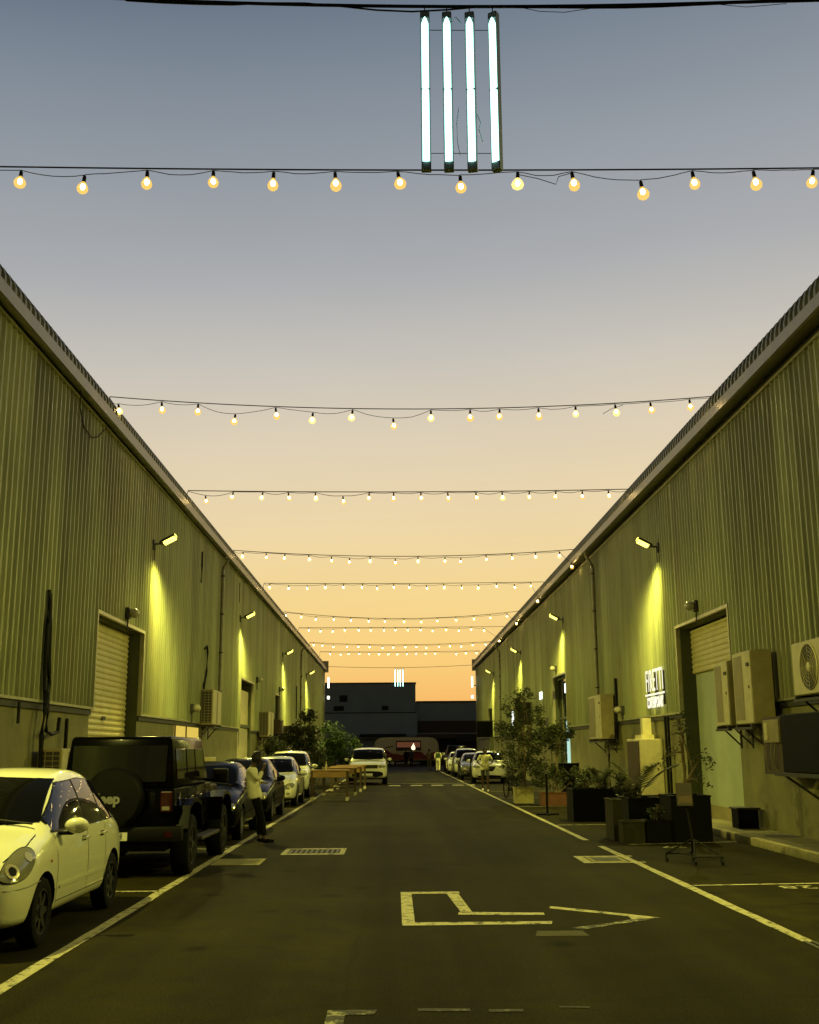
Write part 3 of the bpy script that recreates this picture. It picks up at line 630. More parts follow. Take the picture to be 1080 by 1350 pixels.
# ------------------------------------------------------------------ air conditioners and wall clutter
def ac(side, y0, y1, z0, z1, dep, off, lab, style='strip', bracket=True, side_mat='ac_side', front='ac_cream'):
    s = 1 if side < 0 else -1; X = XL if side < 0 else XR; xw = X + s * off; xf = xw + s * dep
    t = thing('air_conditioner', lab, 'air conditioner', (xw, y0, z0), 0, 'outdoor air conditioner units'); W_ = y1 - y0; H_ = z1 - z0
    B().bb(0, s * dep, 0, W_, 0, H_, bev=.015).obj('cabinet', side_mat, t)
    if style == 'strip':   # lane-facing front: cream panel with a recessed dark coil strip
        B().bb(s * (dep + .001), s * (dep + .02), .02, W_ - .02, .02, H_ - .02).obj('front_panel', front, t)
        B().bb(s * (dep + .021), s * (dep + .026), W_ * .45, W_ - .07, .08, H_ - .08).obj('coil_strip', 'ac_side', t)
        B().bb(s * (dep + .021), s * (dep + .04), .08, .22, H_ * .78, H_ * .83).obj('badge', 'ac_dark', t); B().cyl((s * (dep + .02), .15, H_ * .5), (s * (dep + .03), .15, H_ * .5), .03).obj('knob', 'ac_dark', t)
    if style == 'fan':
        B().bb(s * (dep + .001), s * (dep + .02), .02, W_ - .02, .02, H_ - .02).obj('front_panel', front, t)
        c = Vector((s * (dep + .022), W_ * .45, H_ * .5)); r = min(W_, H_) * .42
        B().cyl(c, c + Vector((s * .01, 0, 0)), r, n=32).obj('fan_opening', 'ac_dark', t)
        b = B()
        for k in range(6): rr = r * (k + 1) / 6; b.lathe([(rr - .006, 0), (rr + .006, 0), (rr, .012)], 28, Matrix.Translation(c + Vector((s * .012, 0, 0))) @ Matrix.Rotation(s * R(90), 4, 'Y'), closed=True)
        for k in range(8): a = k * math.pi / 4; b.cyl(c + Vector((s * .02, 0, 0)), c + Vector((s * .02, r * math.cos(a), r * math.sin(a))), .004, n=5)
        b.sph(c + Vector((s * .015, 0, 0)), r * .22, 12, (.3, 1, 1)); b.obj('fan_guard', 'ac_cream', t)
    if style in ('coil',):   # near end is a black coil grid, front is cream
        B().bb(s * (dep + .001), s * (dep + .02), .02, W_ - .02, .02, H_ - .02).obj('front_panel', front, t)
        B().bb(s * .03, s * (dep - .03), -.008, -.001, .05, H_ - .05).obj('coil', 'ac_dark', t)
        b = B(); k = .08
        while k < H_ - .06: b.bb(s * .03, s * (dep - .03), -.016, -.009, k, k + .012); k += .085
        for q in (.33, .66): b.bb(s * dep * q - .006, s * dep * q + .006, -.022, -.017, .05, H_ - .05)
        b.obj('coil_guard', 'ac_side', t)
        B().bb(s * (dep + .021), s * (dep + .03), W_ * .42, W_ * .55, .05, H_ - .05).obj('vent_strip', 'ac_side', t)
    if bracket:
        b = B()
        for yy in (.1, W_ - .1):
            b.bb(-s * (off - .09), s * (dep + .05), yy - .025, yy + .025, -.05, -.001); b.cyl((-s * (off - .1), yy, -.4), (s * dep * .8, yy, -.04), .018, n=6)
            b.bb(-s * (off - .085), -s * (off - .12), yy - .025, yy + .025, -.45, -.051)
        b.bb(s * (dep - .02), s * (dep + .06), .04, W_ - .04, -.10, -.051)
        b.obj('bracket', 'bracket', t)
    return t
ac(1, 22.35, 23.3, 2.12, 3.42, .36, .18, 'cream outdoor air conditioner unit mounted at the edge of the near right doorway')
ac(1, 20.75, 21.85, 2.12, 3.50, .40, .18, 'taller cream air conditioner unit right of the one at the doorway edge')
ac(1, 17.2, 18.6, 2.52, 3.40, .38, .18, 'cream air conditioner with round fan guard at the right picture edge', 'fan')
ac(1, 36.2, 38.4, 1.98, 3.42, .42, .16, 'brown sided air conditioner with two cream strips, below the right downpipe')
ac(-1, 35.2, 36.9, 2.50, 3.60, .36, .12, 'air conditioner with black coil grid and cream front near the left downpipe', 'coil')
ac(-1, 50.6, 52.6, 2.30, 3.42, .40, .12, 'cream fronted air conditioner beside the dark left doorway', 'coil')
ac(-1, 54.4, 55.8, 2.45, 3.15, .55, .12, 'brown air conditioner just beyond the cream fronted one on the left wall', 'strip', True, 'wood_dark', 'wood_dark')
ac(-1, 60.2, 62.6, 2.2, 3.0, .6, .12, 'low wide slatted air conditioner on the left wall before the trees', 'coil')
ac(-1, 19.35, 20.15, .95, 1.75, .40, .10, 'small air conditioner with black grid standing between white hatchback and black off-roader', 'coil')
# dark wall cabinets at right
t = thing('meter_cabinet', 'brown meter cabinet with loose cables on the right wall under the air conditioners', 'cabinet', (XR - .01, 19.3, 1.22))
B().bb(-.55, 0, 0, 1.15, 0, 1.0, bev=.01).obj('cabinet_body', 'wood_dark', t); B().bb(-.60, -.551, .15, .95, .55, .95, bev=.01).obj('meter_box', 'ac_side', t)
B().bb(-.62, -.601, .7, .85, .6, .9).obj('label_plate', 'ac_cream', t)
b = B()
for k, yy in enumerate((.85, .6, .4)): b.tube([(-.58, yy, .56), (-.60, yy + .03, .35), (-.58, yy + (.05, -.02, .08)[k], .1), (-.50, yy, .0)], .012, 5)
b.obj('loose_cable', 'pipe', t)
t = thing('condenser_box', 'large black condenser box on a low bracket at the right picture edge', 'condenser', (XR - .01, 15.6, 1.28))
B().bb(-.75, -.05, 0, 3.3, 0, .95, bev=.02).obj('casing', 'planter_black', t); B().bb(-.85, .0, -.3, 3.45, -.06, -.002).cyl((-.8, .1, -.05), (-.02, .1, -.6), .02).cyl((-.8, 3.1, -.05), (-.02, 3.1, -.6), .02).obj('bracket', 'bracket', t)
t = thing('drain_bucket', 'black square bucket on the pavement by the near right doorway', 'bucket', (6.98, 22.6, .127))
B().prism([(-.2, -.22), (.2, -.22), (.2, .22), (-.2, .22)], 0, .36).obj('bucket_body', 'planter_black', t); B().bb(-.24, .24, -.26, .26, .361, .40, bev=.01).obj('rim', 'bracket', t)
t = thing('wall_tap', 'small black hooded outlet at the foot of the right wall on the pavement', 'outlet', (7.27, 18.9, .127))
B().bb(-.10, 0, -.11, .11, 0, .26, bev=.03).obj('hood', 'bracket', t); B().bb(-.115, -.101, -.05, .05, .02, .16).obj('cap', 'pipe', t)
# cream electrical cabinet with duct, right wall
t = thing('electrical_cabinet', 'tall cream electrical cabinet with duct on top, behind the palm plant', 'cabinet', (XR - .02, 30.4, .45))
B().bb(-.62, 0, 0, 1.7, 0, 1.48, bev=.01).obj('cabinet_body', 'ac_cream', t); B().bb(-.50, -.15, .3, 1.1, 1.481, 1.60).obj('top_cap', 'ac_cream', t); B().bb(-.4, -.16, .55, .8, 1.601, 2.05).obj('duct', 'ac_cream', t)
B().bb(-.64, -.621, .1, 1.6, .06, 1.42).obj('door', 'wood_dark', t); B().bb(-.35, -.3, -.02, -.001, .7, .8).obj('latch', 'bracket', t)
t = B().bb(XR - .5, XR - .08, 30.5, 32.0, 0, .448).obj('cabinet_plinth', 'render_wall'); tag(t, 'rendered plinth under the cream electrical cabinet', 'plinth')
# conduits
def conduit(lab, side, y, runs, r=.03, m='cable_black'):
    s = 1 if side < 0 else -1; X = XL if side < 0 else XR
    b = B()
    for pts in runs: b.tube([(X + s * (.11 + d), y + dy, z) for dy, d, z in pts], r, 7)
    o = b.obj('wall_conduit', m, None, 40); tag(o, lab, 'conduit', 'conduits on the walls'); return o
conduit('loose bundle of black conduits on the left wall near the camera', -1, 19.4, [[(0, 0, 4.5), (-.05, .02, 3.9), (-.05, .02, 3.2), (-.02, .03, 2.75), (.0, .05, 2.4), (-.1, .06, 1.9), (-.1, .05, .4)],
    [(.05, 0, 4.45), (.08, .03, 3.8), (.12, .03, 3.3), (.18, .03, 3.05), (.12, .05, 2.7), (-.05, .07, 2.45), (-.15, .06, 2.0), (-.05, .05, 1.2), (-.1, .05, .3)],
    [(.0, .02, 4.3), (.02, .02, 3.4), (.22, .03, 2.9), (.16, .05, 2.4), (.12, .05, 2.05), (.45, .05, 2.0), (.85, .04, 2.05), (.9, .04, 2.3)]], .035)
conduit('thin straight conduit left of the black bundle', -1, 18.2, [[(0, 0, 2.5), (0, 0, 2.15)]], .025)
conduit('black pipe stub with switch box left of the near shutter', -1, 20.9, [[(0, 0, 2.3), (0, 0, 1.7), (0, 0, 1.2)]], .035)
conduit('dark conduit loop on the left wall above the first air conditioner', -1, 35.6, [[(0, 0, 4.9), (.15, .05, 5.0), (.3, .05, 4.8), (.25, .04, 4.2), (.0, .02, 3.7), (-.2, .03, 3.0), (-.2, .03, 1.0)]], .035)
conduit('short dark cable hanging high on the left wall before the first downpipe', -1, 34.6, [[(0, 0, 7.9), (.05, 0, 7.4), (-.05, 0, 6.9)]], .025)
conduit('thin cable on the left wall between first air conditioner and bright doorway', -1, 43.2, [[(0, 0, 8.2), (0, 0, 7.4)]], .02)
conduit('black conduit beside the second left downpipe', -1, 69.5, [[(0, 0, 5.6), (0, 0, .2)]], .05)
conduit('pair of conduits under the cladding right of the cream cabinet', 1, 29.3, [[(0, .0, 2.5), (0, 0, .3)], [(.3, 0, 2.5), (.3, 0, .3)]], .035)
conduit('dark conduit rising right of the brown sided air conditioner', 1, 36.0, [[(-.1, .02, 3.9), (-.1, .02, 3.0), (0, .04, 2.3), (-.1, .06, 1.9)]], .045)
conduit('cream pipe below the brown sided air conditioner', 1, 37.4, [[(0, .1, 1.9), (.1, .05, 1.5), (0, .05, .2)]], .06, 'pipe')
conduit('thin cable loop under the left gutter near the camera', -1, 21.3, [[(-1.2, .14, 8.42), (-.9, .05, 8.2), (-.4, .0, 7.95), (.1, .02, 7.88), (.5, .03, 8.0), (.7, .1, 8.2)]], .012)
for i, (yy, zz) in enumerate(((36.8, 1.2), (37.6, 1.0))):
    t = B().bb(XL + .1, XL + .55, yy - 1.6, yy - 1.0, .0, zz + .3, bev=.02).obj('storage_box', 'ac_cream'); tag(t, ['tall pale box by the left wall behind the black off-roader', 'shorter pale box next to the tall one by the left wall'][i], 'box')
t = thing('wall_signboard', 'small dark hanging board on the right wall beyond the trees', 'sign', (XR - .1, 58.0, 2.9)); B().bb(-.9, -.1, 0, .12, 0, 1.1).obj('board', 'sign_board', t); B().bb(-.95, 0, .03, .09, 1.101, 1.15).obj('arm', 'bracket', t)
t = thing('hanging_sign', 'dark square hanging sign at the far end of the right wall', 'sign', (XR - .1, 80.0, 2.5)); B().bb(-1.3, -.15, 0, .15, 0, 1.1).obj('board', 'planter_black', t); B().bb(-1.35, 0, .04, .10, 1.101, 1.17).obj('arm', 'bracket', t)

# ------------------------------------------------------------------ far buildings
t = thing('far_building', 'taller dark blue grey flat roofed building closing the lane', 'building', (0, 131, 0))
B().bb(-22, 2.52, 0, 18, 3.6, 9.30).bb(-22, -.2, .6, 18, 0, 3.599).obj('wall', 'far_blue', t)
B().bb(-21.9, 2.7, -.12, -.002, 2.9, 5.85).obj('lower_band', 'far_band', t)
B().bb(-21.9, 2.56, -.18, -.121, 5.851, 5.95).bb(-22.1, 2.6, -.1, 18.1, 9.301, 9.42).obj('parapet_cap', 'far_dark', t)
b = B()
for x, z, w_, h_ in ((-6.4, 7.2, .9, .75), (-7.1, 6.15, 1.2, .55), (-1.45, 6.2, .75, .5)): b.bb(x, x + w_, -.06, -.003, z, z + h_)
b.obj('window', 'far_dark', t)
B().bb(-4, 1.4, -1.4, -.13, 3.2, 3.45).obj('canopy', 'far_dark', t)
t = thing('far_building', 'lower dark building right of the tall one at the end of the lane', 'building', (0, 131.5, 0))
B().bb(2.56, 30, 0, 16, 0, 7.1).obj('wall', 'far_blue', t); B().bb(2.58, 30.1, -.15, 16.1, 7.101, 7.25).obj('parapet_cap', 'far_dark', t)
B().bb(2.75, 30, -.1, -.002, 3.6, 4.95).obj('brown_band', 'far_brown', t); B().bb(2.6, 30, -.9, -.101, 2.9, 3.4).obj('canopy', 'trailer_dark', t); B().bb(3.0, 29, -.06, -.004, 0, 2.85).obj('dark_shopfront', 'far_dark', t)
B().bb(7.2, 10.2, -.97, -.901, 2.55, 3.3).obj('fascia_board', 'sign_board', t)

# ------------------------------------------------------------------ vehicles
def wheel_proto(Rr, wd, m_rim='alloy', spokes=7):
    # axis along x, outer face +x
    T = Matrix.Rotation(R(90), 4, 'Y')
    prof = [(Rr * .66, -wd / 2 + .01), (Rr * .80, -wd / 2), (Rr * .95, -wd / 2 + .015), (Rr, -wd / 2 + .045), (Rr, wd / 2 - .045), (Rr * .95, wd / 2 - .015), (Rr * .80, wd / 2), (Rr * .66, wd / 2 - .01), (Rr * .64, 0)]
    ty = B().lathe(prof, 36, T, closed=True).obj('wheel', 'rubber', None, 40)
    b = B(); ri = Rr * .655
    b.lathe([(ri, -wd / 2 + .02), (ri, wd / 2 - .012), (ri * .93, wd / 2 - .012), (ri * .90, wd / 2 - .05), (ri * .90, -wd / 2 + .02)], 36, T, closed=True)
    for k in range(spokes):
        a = 2 * math.pi * k / spokes; M_ = Matrix.Rotation(a, 4, 'X')
        b.prism([(-.035, .04), (.035, .04), (.022, ri * .92), (-.022, ri * .92)], 0, .02, M_ @ Matrix.Translation((wd / 2 - .045, 0, 0)) @ Matrix.Rotation(R(90), 4, 'Y') @ Matrix.Rotation(R(90), 4, 'Z') @ Matrix.Rotation(R(-90), 4, 'Z'))
    b.cyl((wd / 2 - .05, 0, 0), (wd / 2 - .012, 0, 0), .06, n=16)
    rm = b.obj('rim', m_rim, None, 30)
    ds = B().cyl((wd / 2 - .09, 0, 0), (wd / 2 - .085, 0, 0), ri * .9, n=28).obj('brake_disc', 'ac_dark')
    r = (ty.data, rm.data, ds.data)
    for o in (ty, rm, ds): bpy.data.objects.remove(o)
    return r
def add_wheels(t, pr, xs, ys, Rr):
    for y in ys:
        for s in (1, -1):
            w_ = link('wheel', pr[0], t, (s * xs, y, Rr)); w_.rotation_euler = (0 if s > 0 else 0, 0, 0 if s > 0 else math.pi)
            link('rim', pr[1], w_); link('brake_disc', pr[2], w_)

def patch(name, poly, frame, bvh, m, parent, off=.006, step=.07, sm=None):
    bm = bmesh.new(); bm.faces.new([bm.verts.new((a, b_, 0)) for a, b_ in poly])
    A = [p[0] for p in poly]; Bz = [p[1] for p in poly]
    for ax, lo, hi in ((0, min(A), max(A)), (1, min(Bz), max(Bz))):
        k = lo + step
        while k < hi - .01:
            co = (k, 0, 0) if ax == 0 else (0, k, 0); no = (1, 0, 0) if ax == 0 else (0, 1, 0)
            bmesh.ops.bisect_plane(bm, geom=bm.verts[:] + bm.edges[:] + bm.faces[:], plane_co=co, plane_no=no); k += step
    fr = {'right': (lambda a, b_: Vector((5, a, b_)), Vector((-1, 0, 0))), 'left': (lambda a, b_: Vector((-5, a, b_)), Vector((1, 0, 0))),
          'front': (lambda a, b_: Vector((a, -9, b_)), Vector((0, 1, 0))), 'rear': (lambda a, b_: Vector((a, 9, b_)), Vector((0, -1, 0))),
          'top': (lambda a, b_: Vector((a, b_, 9)), Vector((0, 0, -1))),
          'cornerr': (lambda a, b_: Vector((a * .766, a * .643, b_)) + Vector((.643, -.766, 0)) * 6, Vector((-.643, .766, 0))),
          'cornerl': (lambda a, b_: Vector((-a * .766, a * .643, b_)) + Vector((-.643, -.766, 0)) * 6, Vector((.643, .766, 0)))}[frame]
    dead = []
    for v in bm.verts:
        h, n, i, d = bvh.ray_cast(fr[0](v.co.x, v.co.y), fr[1])
        if h is None: dead.append(v)
        else:
            if n.dot(fr[1]) > 0: n = -n
            v.co = h + n * off
    bmesh.ops.delete(bm, geom=dead, context='VERTS')
    bmesh.ops.recalc_face_normals(bm, faces=bm.faces)
    me = bpy.data.meshes.new(name); bm.to_mesh(me); bm.free(); me.materials.append(M[m]); me.shade_smooth()
    # face normals outward
    if len(me.polygons):
        s_ = sum((p.normal.dot(-fr[1])) for p in me.polygons)
        if s_ < 0: me.flip_normals()
    return link(name, me, parent)
def seam(parent, bvh, pts, frame, m='black_plastic', wd=.009, name='panel_gap', off=.003):
    pl = []
    P = [Vector(p) for p in pts]; up = []; dn = []
    for i, p in enumerate(P):
        d = (P[min(i + 1, len(P) - 1)] - P[max(0, i - 1)]).normalized(); n = Vector((-d.y, d.x)) * wd / 2; up.append(tuple(p + n)); dn.append(tuple(p - n))
    return patch(name, up + dn[::-1], frame, bvh, m, parent, off, .15)

def car_body(p, t, paint):
    L, W, H = p['L'], p['W'], p['H']; h = W / 2; n0 = -L / 2; t0 = L / 2
    nz, cz, bz, dk = p['nose_z'], p['cowl_z'], p['belt'], p['deck']; yc, yw, yr, yt = p['yc'], p['yw'], p['yr'], p['yt']; gc = p.get('gc', .20); rw = p.get('rw', .70)
    f = p.get('round', 1)
    rows = [(n0, gc + .12, .60 * h, .66 * h, .46, .62 * h, nz - .20, .45 * h, nz - .12),
            (n0 + .06, gc + .04, .80 * h, .86 * h, .46, .82 * h, nz - .12, .62 * h, nz - .02),
            (n0 + .26, gc, .93 * h, .98 * h, .50, .93 * h, nz - .04, .76 * h, nz + .06),
            ((n0 + yc) / 2 + .1, gc, .96 * h, 1.0 * h, .55, .97 * h, (nz + bz) / 2, .80 * h, (nz + cz) / 2 + .06),
            (yc - .06, gc, .96 * h, 1.0 * h, .55, .97 * h, bz - .05, .80 * h, cz - .005),
            (yc + .06, gc, .96 * h, 1.0 * h, .55, .97 * h, bz - .01, .79 * h, cz + .06),
            (yw, gc, .96 * h, 1.0 * h, .55, .98 * h, bz, rw * h, H - .02),
            (yw + (yr - yw) * .45, gc, .96 * h, 1.0 * h, .55, .98 * h, bz + .01, rw * h, H + .015),
            (yr, gc, .96 * h, 1.0 * h, .55, .98 * h, bz + .03, (rw - .02) * h, H - .04),
            (yt, gc, .95 * h, .985 * h, .56, .95 * h, bz + .03, (rw - .02) * h, dk + .03),
            (t0 - .10, gc + .03, .90 * h, .93 * h, .56, .90 * h, bz - .02, .64 * h, min(dk, bz + .1)),
            (t0, gc + .14, .74 * h, .78 * h, .58, .74 * h, bz - .12, .5 * h, min(dk, bz + .1) - .12)]
    bm = bmesh.new(); rings = []
    for y, zb, ws, wm, zm, wb, z2, wt, zt in rows:
        half = [(0, zb), (ws * .9, zb), (ws, zb + .08), (wm, zm), (wb, z2), (wt, zt - .045), (wt * .80, zt), (0, zt + .02)]
        ring = [(x, y, z) for x, z in half] + [(-x, y, z) for x, z in half[-2:0:-1]]
        rings.append([bm.verts.new(v) for v in ring])
    m_ = len(rings[0])
    for a, b_ in zip(rings, rings[1:]):
        for k in range(m_): bm.faces.new((a[k], b_[k], b_[(k + 1) % m_], a[(k + 1) % m_]))
    for ring, fl in ((rings[0], False), (rings[-1], True)):
        # quad caps
        for k in range(m_ // 2 - 1 + 0):
            pass
        q = ring
        for a in range(0, 7):
            b1 = (m_ - a) % m_; b2 = (m_ - a - 1) % m_
            if a == 0: bm.faces.new((q[0], q[1], q[m_ - 1]))
            elif a < 6: bm.faces.new((q[a], q[a + 1], q[b2], q[b1]))
            else: bm.faces.new((q[6], q[7], q[8]))
    bmesh.ops.recalc_face_normals(bm, faces=bm.faces)
    # crease the belt line a little
    me = bpy.data.meshes.new('body'); bm.to_mesh(me); bm.free(); me.materials.append(M[paint])
    o = bpy.data.objects.new('body', me); COL.objects.link(o)
    sb = o.modifiers.new('s', 'SUBSURF'); sb.levels = 3; sb.render_levels = 3
    smooth_me = evaluated(o)
    b_ = bmesh.new(); b_.from_mesh(smooth_me); bvh = BVHTree.FromBMesh(b_); b_.free()
    # wheel arches
    c = B()
    for y in p['axles']:
        for s in (1, -1): c.cyl((s * (h - .28), y, p['Rw']), (s * (h + .3), y, p['Rw']), p['Rw'] + p.get('gap', .045), n=40)
    cut = c.obj('cut', 'black_plastic')
    bo = o.modifiers.new('b', 'BOOLEAN'); bo.operation = 'DIFFERENCE'; bo.object = cut; bo.solver = 'EXACT'
    try: bo.material_mode = 'TRANSFER'
    except Exception: pass
    final = evaluated(o); bpy.data.objects.remove(o); bpy.data.objects.remove(cut)
    final.shade_smooth(); final.set_sharp_from_angle(angle=R(35)); final.name = 'body'
    if M['black_plastic'].name not in [x.name for x in final.materials if x]: final.materials.append(M['black_plastic'])
    ob = link('body', final, t)
    return ob, bvh
def car(name, label, cat, loc, rz, p, paint, group='cars parked along the lane'):
    t = thing(name, label, cat, loc, rz, group)
    body, bvh = car_body(p, t, paint)
    L, W, H = p['L'], p['W'], p['H']; h = W / 2; n0 = -L / 2; t0 = L / 2
    nz, cz, bz, dk = p['nose_z'], p['cowl_z'], p['belt'], p['deck']; yc, yw, yr, yt = p['yc'], p['yw'], p['yr'], p['yt']; rw = p.get('rw', .7)
    # side windows
    wt = H - .115
    bez = bz + .045
    def top(y): return interp([(yc + .02, bez + .02), (yw + .02, wt - .02), ((yw + yr) / 2, wt + .01), (yr - .05, wt - .035), (yt - .02, bez + .06)], y)
    cuts = p['pillars']; ya = yc + .16
    for sd in ('right', 'left'):
        edges = [ya] + cuts + [yt - p.get('qw', .16)]
        n = 26; yl = yt - p.get('qw', .16); up = [(ya - .03 + (yl - ya + .06) * k / n, top(ya - .03 + (yl - ya + .06) * k / n) + .012) for k in range(n + 1)]
        patch('window_frame', [q for q in up if q[1] > bez] + [(yl + .03, bez - .01), (ya - .03, bez - .01)], sd, bvh, 'black_plastic', t, .003)
        for a, b_ in zip(edges, edges[1:]):
            a2 = a + (.0 if a == edges[0] else .03); b2 = b_ - (.0 if b_ == edges[-1] else .03)
            n = 8; up = [(a2 + (b2 - a2) * k / n, top(a2 + (b2 - a2) * k / n)) for k in range(n + 1)]
            lo = [(b2, bez + .0), (a2, bez - .0)]
            pl = [q for q in up if q[1] > bez + .03] + lo
            patch('side_window', pl, sd, bvh, 'car_glass', t, .007)
        seam(t, bvh, [(ya - .05, bez - .012), (0, bez - .008), (yt - .12, bez + .0)], sd, 'black_plastic', .02, 'window_trim', .007)
        for y in p['doors']: seam(t, bvh, [(y + .02, bz + .0), (y, .75), (y + .0, .45), (y + .05, .32)], sd)
        seam(t, bvh, [(p['doors'][0] + .03, .34), (p['doors'][-1], .34)], sd)
        seam(t, bvh, [(p['axles'][0] + p['Rw'] + .12, .47), (p['axles'][1] - p['Rw'] - .10, .48)], sd, paint, .035, 'rub_strip', .012)
        for y in p['doors'][1:]:
            hh = .845 * bz + .06; hit, nn, i, d = bvh.ray_cast(Vector((5 if sd == 'right' else -5, y - .12, hh)), Vector((-1 if sd == 'right' else 1, 0, 0)))
            if hit:
                s = 1 if sd == 'right' else -1
                dh = B().box(hit + Vector((s * .03, 0, 0)), (.02, .17, .03), bev=.008).box(hit + Vector((s * .012, -.07, 0)), (.03, .02, .024)).box(hit + Vector((s * .012, .07, 0)), (.03, .02, .024)).obj('door_handle', paint if p.get('painted_handles', True) else 'chrome', t, 40)
                B().box(hit + Vector((s * .004, .0, -.005)), (.008, .10, .05)).obj('handle_recess', 'black_plastic', dh)
    # windscreens
    bw = .76 * h
    ws_ = [(-bw, cz + .05), (bw, cz + .05), ((rw - .06) * h, H - .09), (-(rw - .06) * h, H - .09)]
    ws_ = [ws_[0], (0, cz + .02), ws_[1], ws_[2], (0, H - .07), ws_[3]]
    patch('windscreen', ws_, 'front', bvh, 'car_glass', t, .005, .06)
    rs = [(-.66 * h, dk + .07), (.66 * h, dk + .07), ((rw - .1) * h, H - .12), (-(rw - .1) * h, H - .12)]
    patch('rear_window', chaikin(rs, 1), 'rear', bvh, 'car_glass', t, .005, .06)
    # wipers
    hit = bvh.ray_cast(Vector((0, -9, cz + .045)), Vector((0, 1, 0)))[0]
    if hit: B().cyl((.05, hit.y - .03, hit.z + .0), (-.5, hit.y + .02, hit.z + .05), .01, n=5).cyl((.6, hit.y - .0, hit.z + .0), (.08, hit.y + .01, hit.z + .06), .01, n=5).obj('wiper', 'black_plastic', t)
    # front
    p['front'](t, bvh, p, paint)
    # rear lights and plate
    for s in (1, -1):
        patch('tail_light', chaikin([(s * .62 * h, bz - .18), (s * .84 * h, bz - .2), (s * .86 * h, bz - .02), (s * .66 * h, bz - .02)], 1), 'rear', bvh, 'tail_red', t, .006)
    patch('number_plate', [(-.26, .62), (.26, .62), (.26, .74), (-.26, .74)], 'rear', bvh, 'plate', t, .012)
    # mirrors
    for s in (1, -1):
        y = yc + .30; z = bz + .06
        mb = B().sph((0, 0, 0), 1, 14, (.115, .075, .075))
        for v in mb.bm.verts:
            if v.co.y > .02: v.co.y = .02 + (v.co.y - .02) * .15
        bmesh.ops.translate(mb.bm, vec=(s * (h + .10), y, z + .02), verts=mb.bm.verts)
        mo = mb.obj('mirror', p.get('mirror', paint), t, 50)
        B().box((s * (h + .10), y + .034, z + .02), (.17, .006, .10), bev=.002).obj('mirror_glass', 'car_glass', mo)
        B().box((s * (h + .0), y + .01, z - .05), (.14, .06, .035), bev=.01).obj('mirror_arm', 'black_plastic', mo)
    # underside
    B().bb(-h + .25, h - .25, n0 + .25, t0 - .2, p.get('gc', .2) - .02, .42).obj('underbody', 'black_plastic', t)
    pr = p['wheel']; add_wheels(t, pr, h - p['ww'] / 2 - .015, p['axles'], p['Rw'])
    return t
def mirror_poly(pl): return [(-a, b_) for a, b_ in pl][::-1]
def front_generic(kind):
    def f(t, bvh, p, paint):
        h = p['W'] / 2; nz = p['nose_z']
        if kind == 'hatch':
            hl = [(.50 * h, nz - .20), (.62 * h, nz - .26), (.84 * h, nz - .18), (.93 * h, nz - .03), (.90 * h, nz + .04), (.76 * h, nz + .02), (.58 * h, nz - .09)]
            grille = [(-.42, nz - .17), (.42, nz - .17), (.40, nz - .10), (-.40, nz - .10)]; low = [(-.45, .30), (.45, .30), (.50, .42), (-.50, .42)]
        elif kind == 'suv':
            hl = [(.52 * h, nz - .15), (.90 * h, nz - .17), (.93 * h, nz - .04), (.56 * h, nz - .03)]
            grille = [(-.50 * h, nz - .19), (.50 * h, nz - .19), (.53 * h, nz - .03), (-.53 * h, nz - .03)]; low = [(-.74 * h, .36), (.74 * h, .36), (.80 * h, .60), (.45 * h, .66), (-.45 * h, .66), (-.80 * h, .60)]
        elif kind == 'cross':
            hl = [(.50 * h, nz - .13), (.86 * h, nz - .16), (.92 * h, nz + .0), (.55 * h, nz - .06)]
            grille = [(-.16, nz - .30), (.16, nz - .30), (.34, nz - .06), (-.34, nz - .06)]; low = [(-.70 * h, .30), (.70 * h, .30), (.60 * h, .42), (-.60 * h, .42)]
        else:
            hl = [(.48 * h, nz - .22), (.88 * h, nz - .20), (.92 * h, nz - .02), (.60 * h, nz - .06)]
            grille = [(-.40 * h, nz - .26), (.40 * h, nz - .26), (.44 * h, nz - .06), (-.44 * h, nz - .06)]; low = [(-.60 * h, .28), (.60 * h, .28), (.55 * h, .40), (-.55 * h, .40)]
        for q in (hl, mirror_poly(hl)):
            o = patch('headlight', chaikin(q, 1), 'front', bvh, 'lamp_lens', t, .010, .04)
            cx = sum(a for a, _ in q) / len(q); cz_ = sum(b_ for _, b_ in q) / len(q)
            hit = bvh.ray_cast(Vector((cx, -9, cz_)), Vector((0, 1, 0)))[0]
            if hit: patch('reflector', [(cx + .045 * math.cos(k * math.pi / 6), cz_ + .045 * math.sin(k * math.pi / 6)) for k in range(12)], 'front', bvh, 'lamp_reflector', o, .016, .05)
        if kind != 'van':
            patch('grille', grille, 'front', bvh, 'black_plastic', t, .008, .05)
            b = [(a * .98, z) for a, z in grille]
            zl, zh = grille[0][1], grille[2][1]
            for k in range(1, 3):
                z = zl + (zh - zl) * k / 3; w_ = abs(grille[0][0]) * .95
                patch('grille_bar', [(-w_, z - .008), (w_, z - .008), (w_, z + .008), (-w_, z + .008)], 'front', bvh, 'chrome' if kind != 'suv' else 'wood_dark', t, .014, .08)
            patch('lower_intake', chaikin(low, 1), 'front', bvh, 'black_plastic', t, .008, .06)
        for s in (1, -1):
            patch('fog_lamp', [(s * .70 * h + .05 * math.cos(k * math.pi / 5), .40 + .04 * math.sin(k * math.pi / 5)) for k in range(10)], 'front', bvh, 'lamp_reflector', t, .010, .05)
        patch('number_plate', [(-.26, .44), (.26, .44), (.26, .55), (-.26, .55)], 'front', bvh, 'plate', t, .014, .1)
        seam(t, bvh, [(-.74 * h, -p['L'] / 2 + .25), (-.78 * h, p['yc'] - .25)], 'top'); seam(t, bvh, [(.74 * h, -p['L'] / 2 + .25), (.78 * h, p['yc'] - .25)], 'top')
    return f

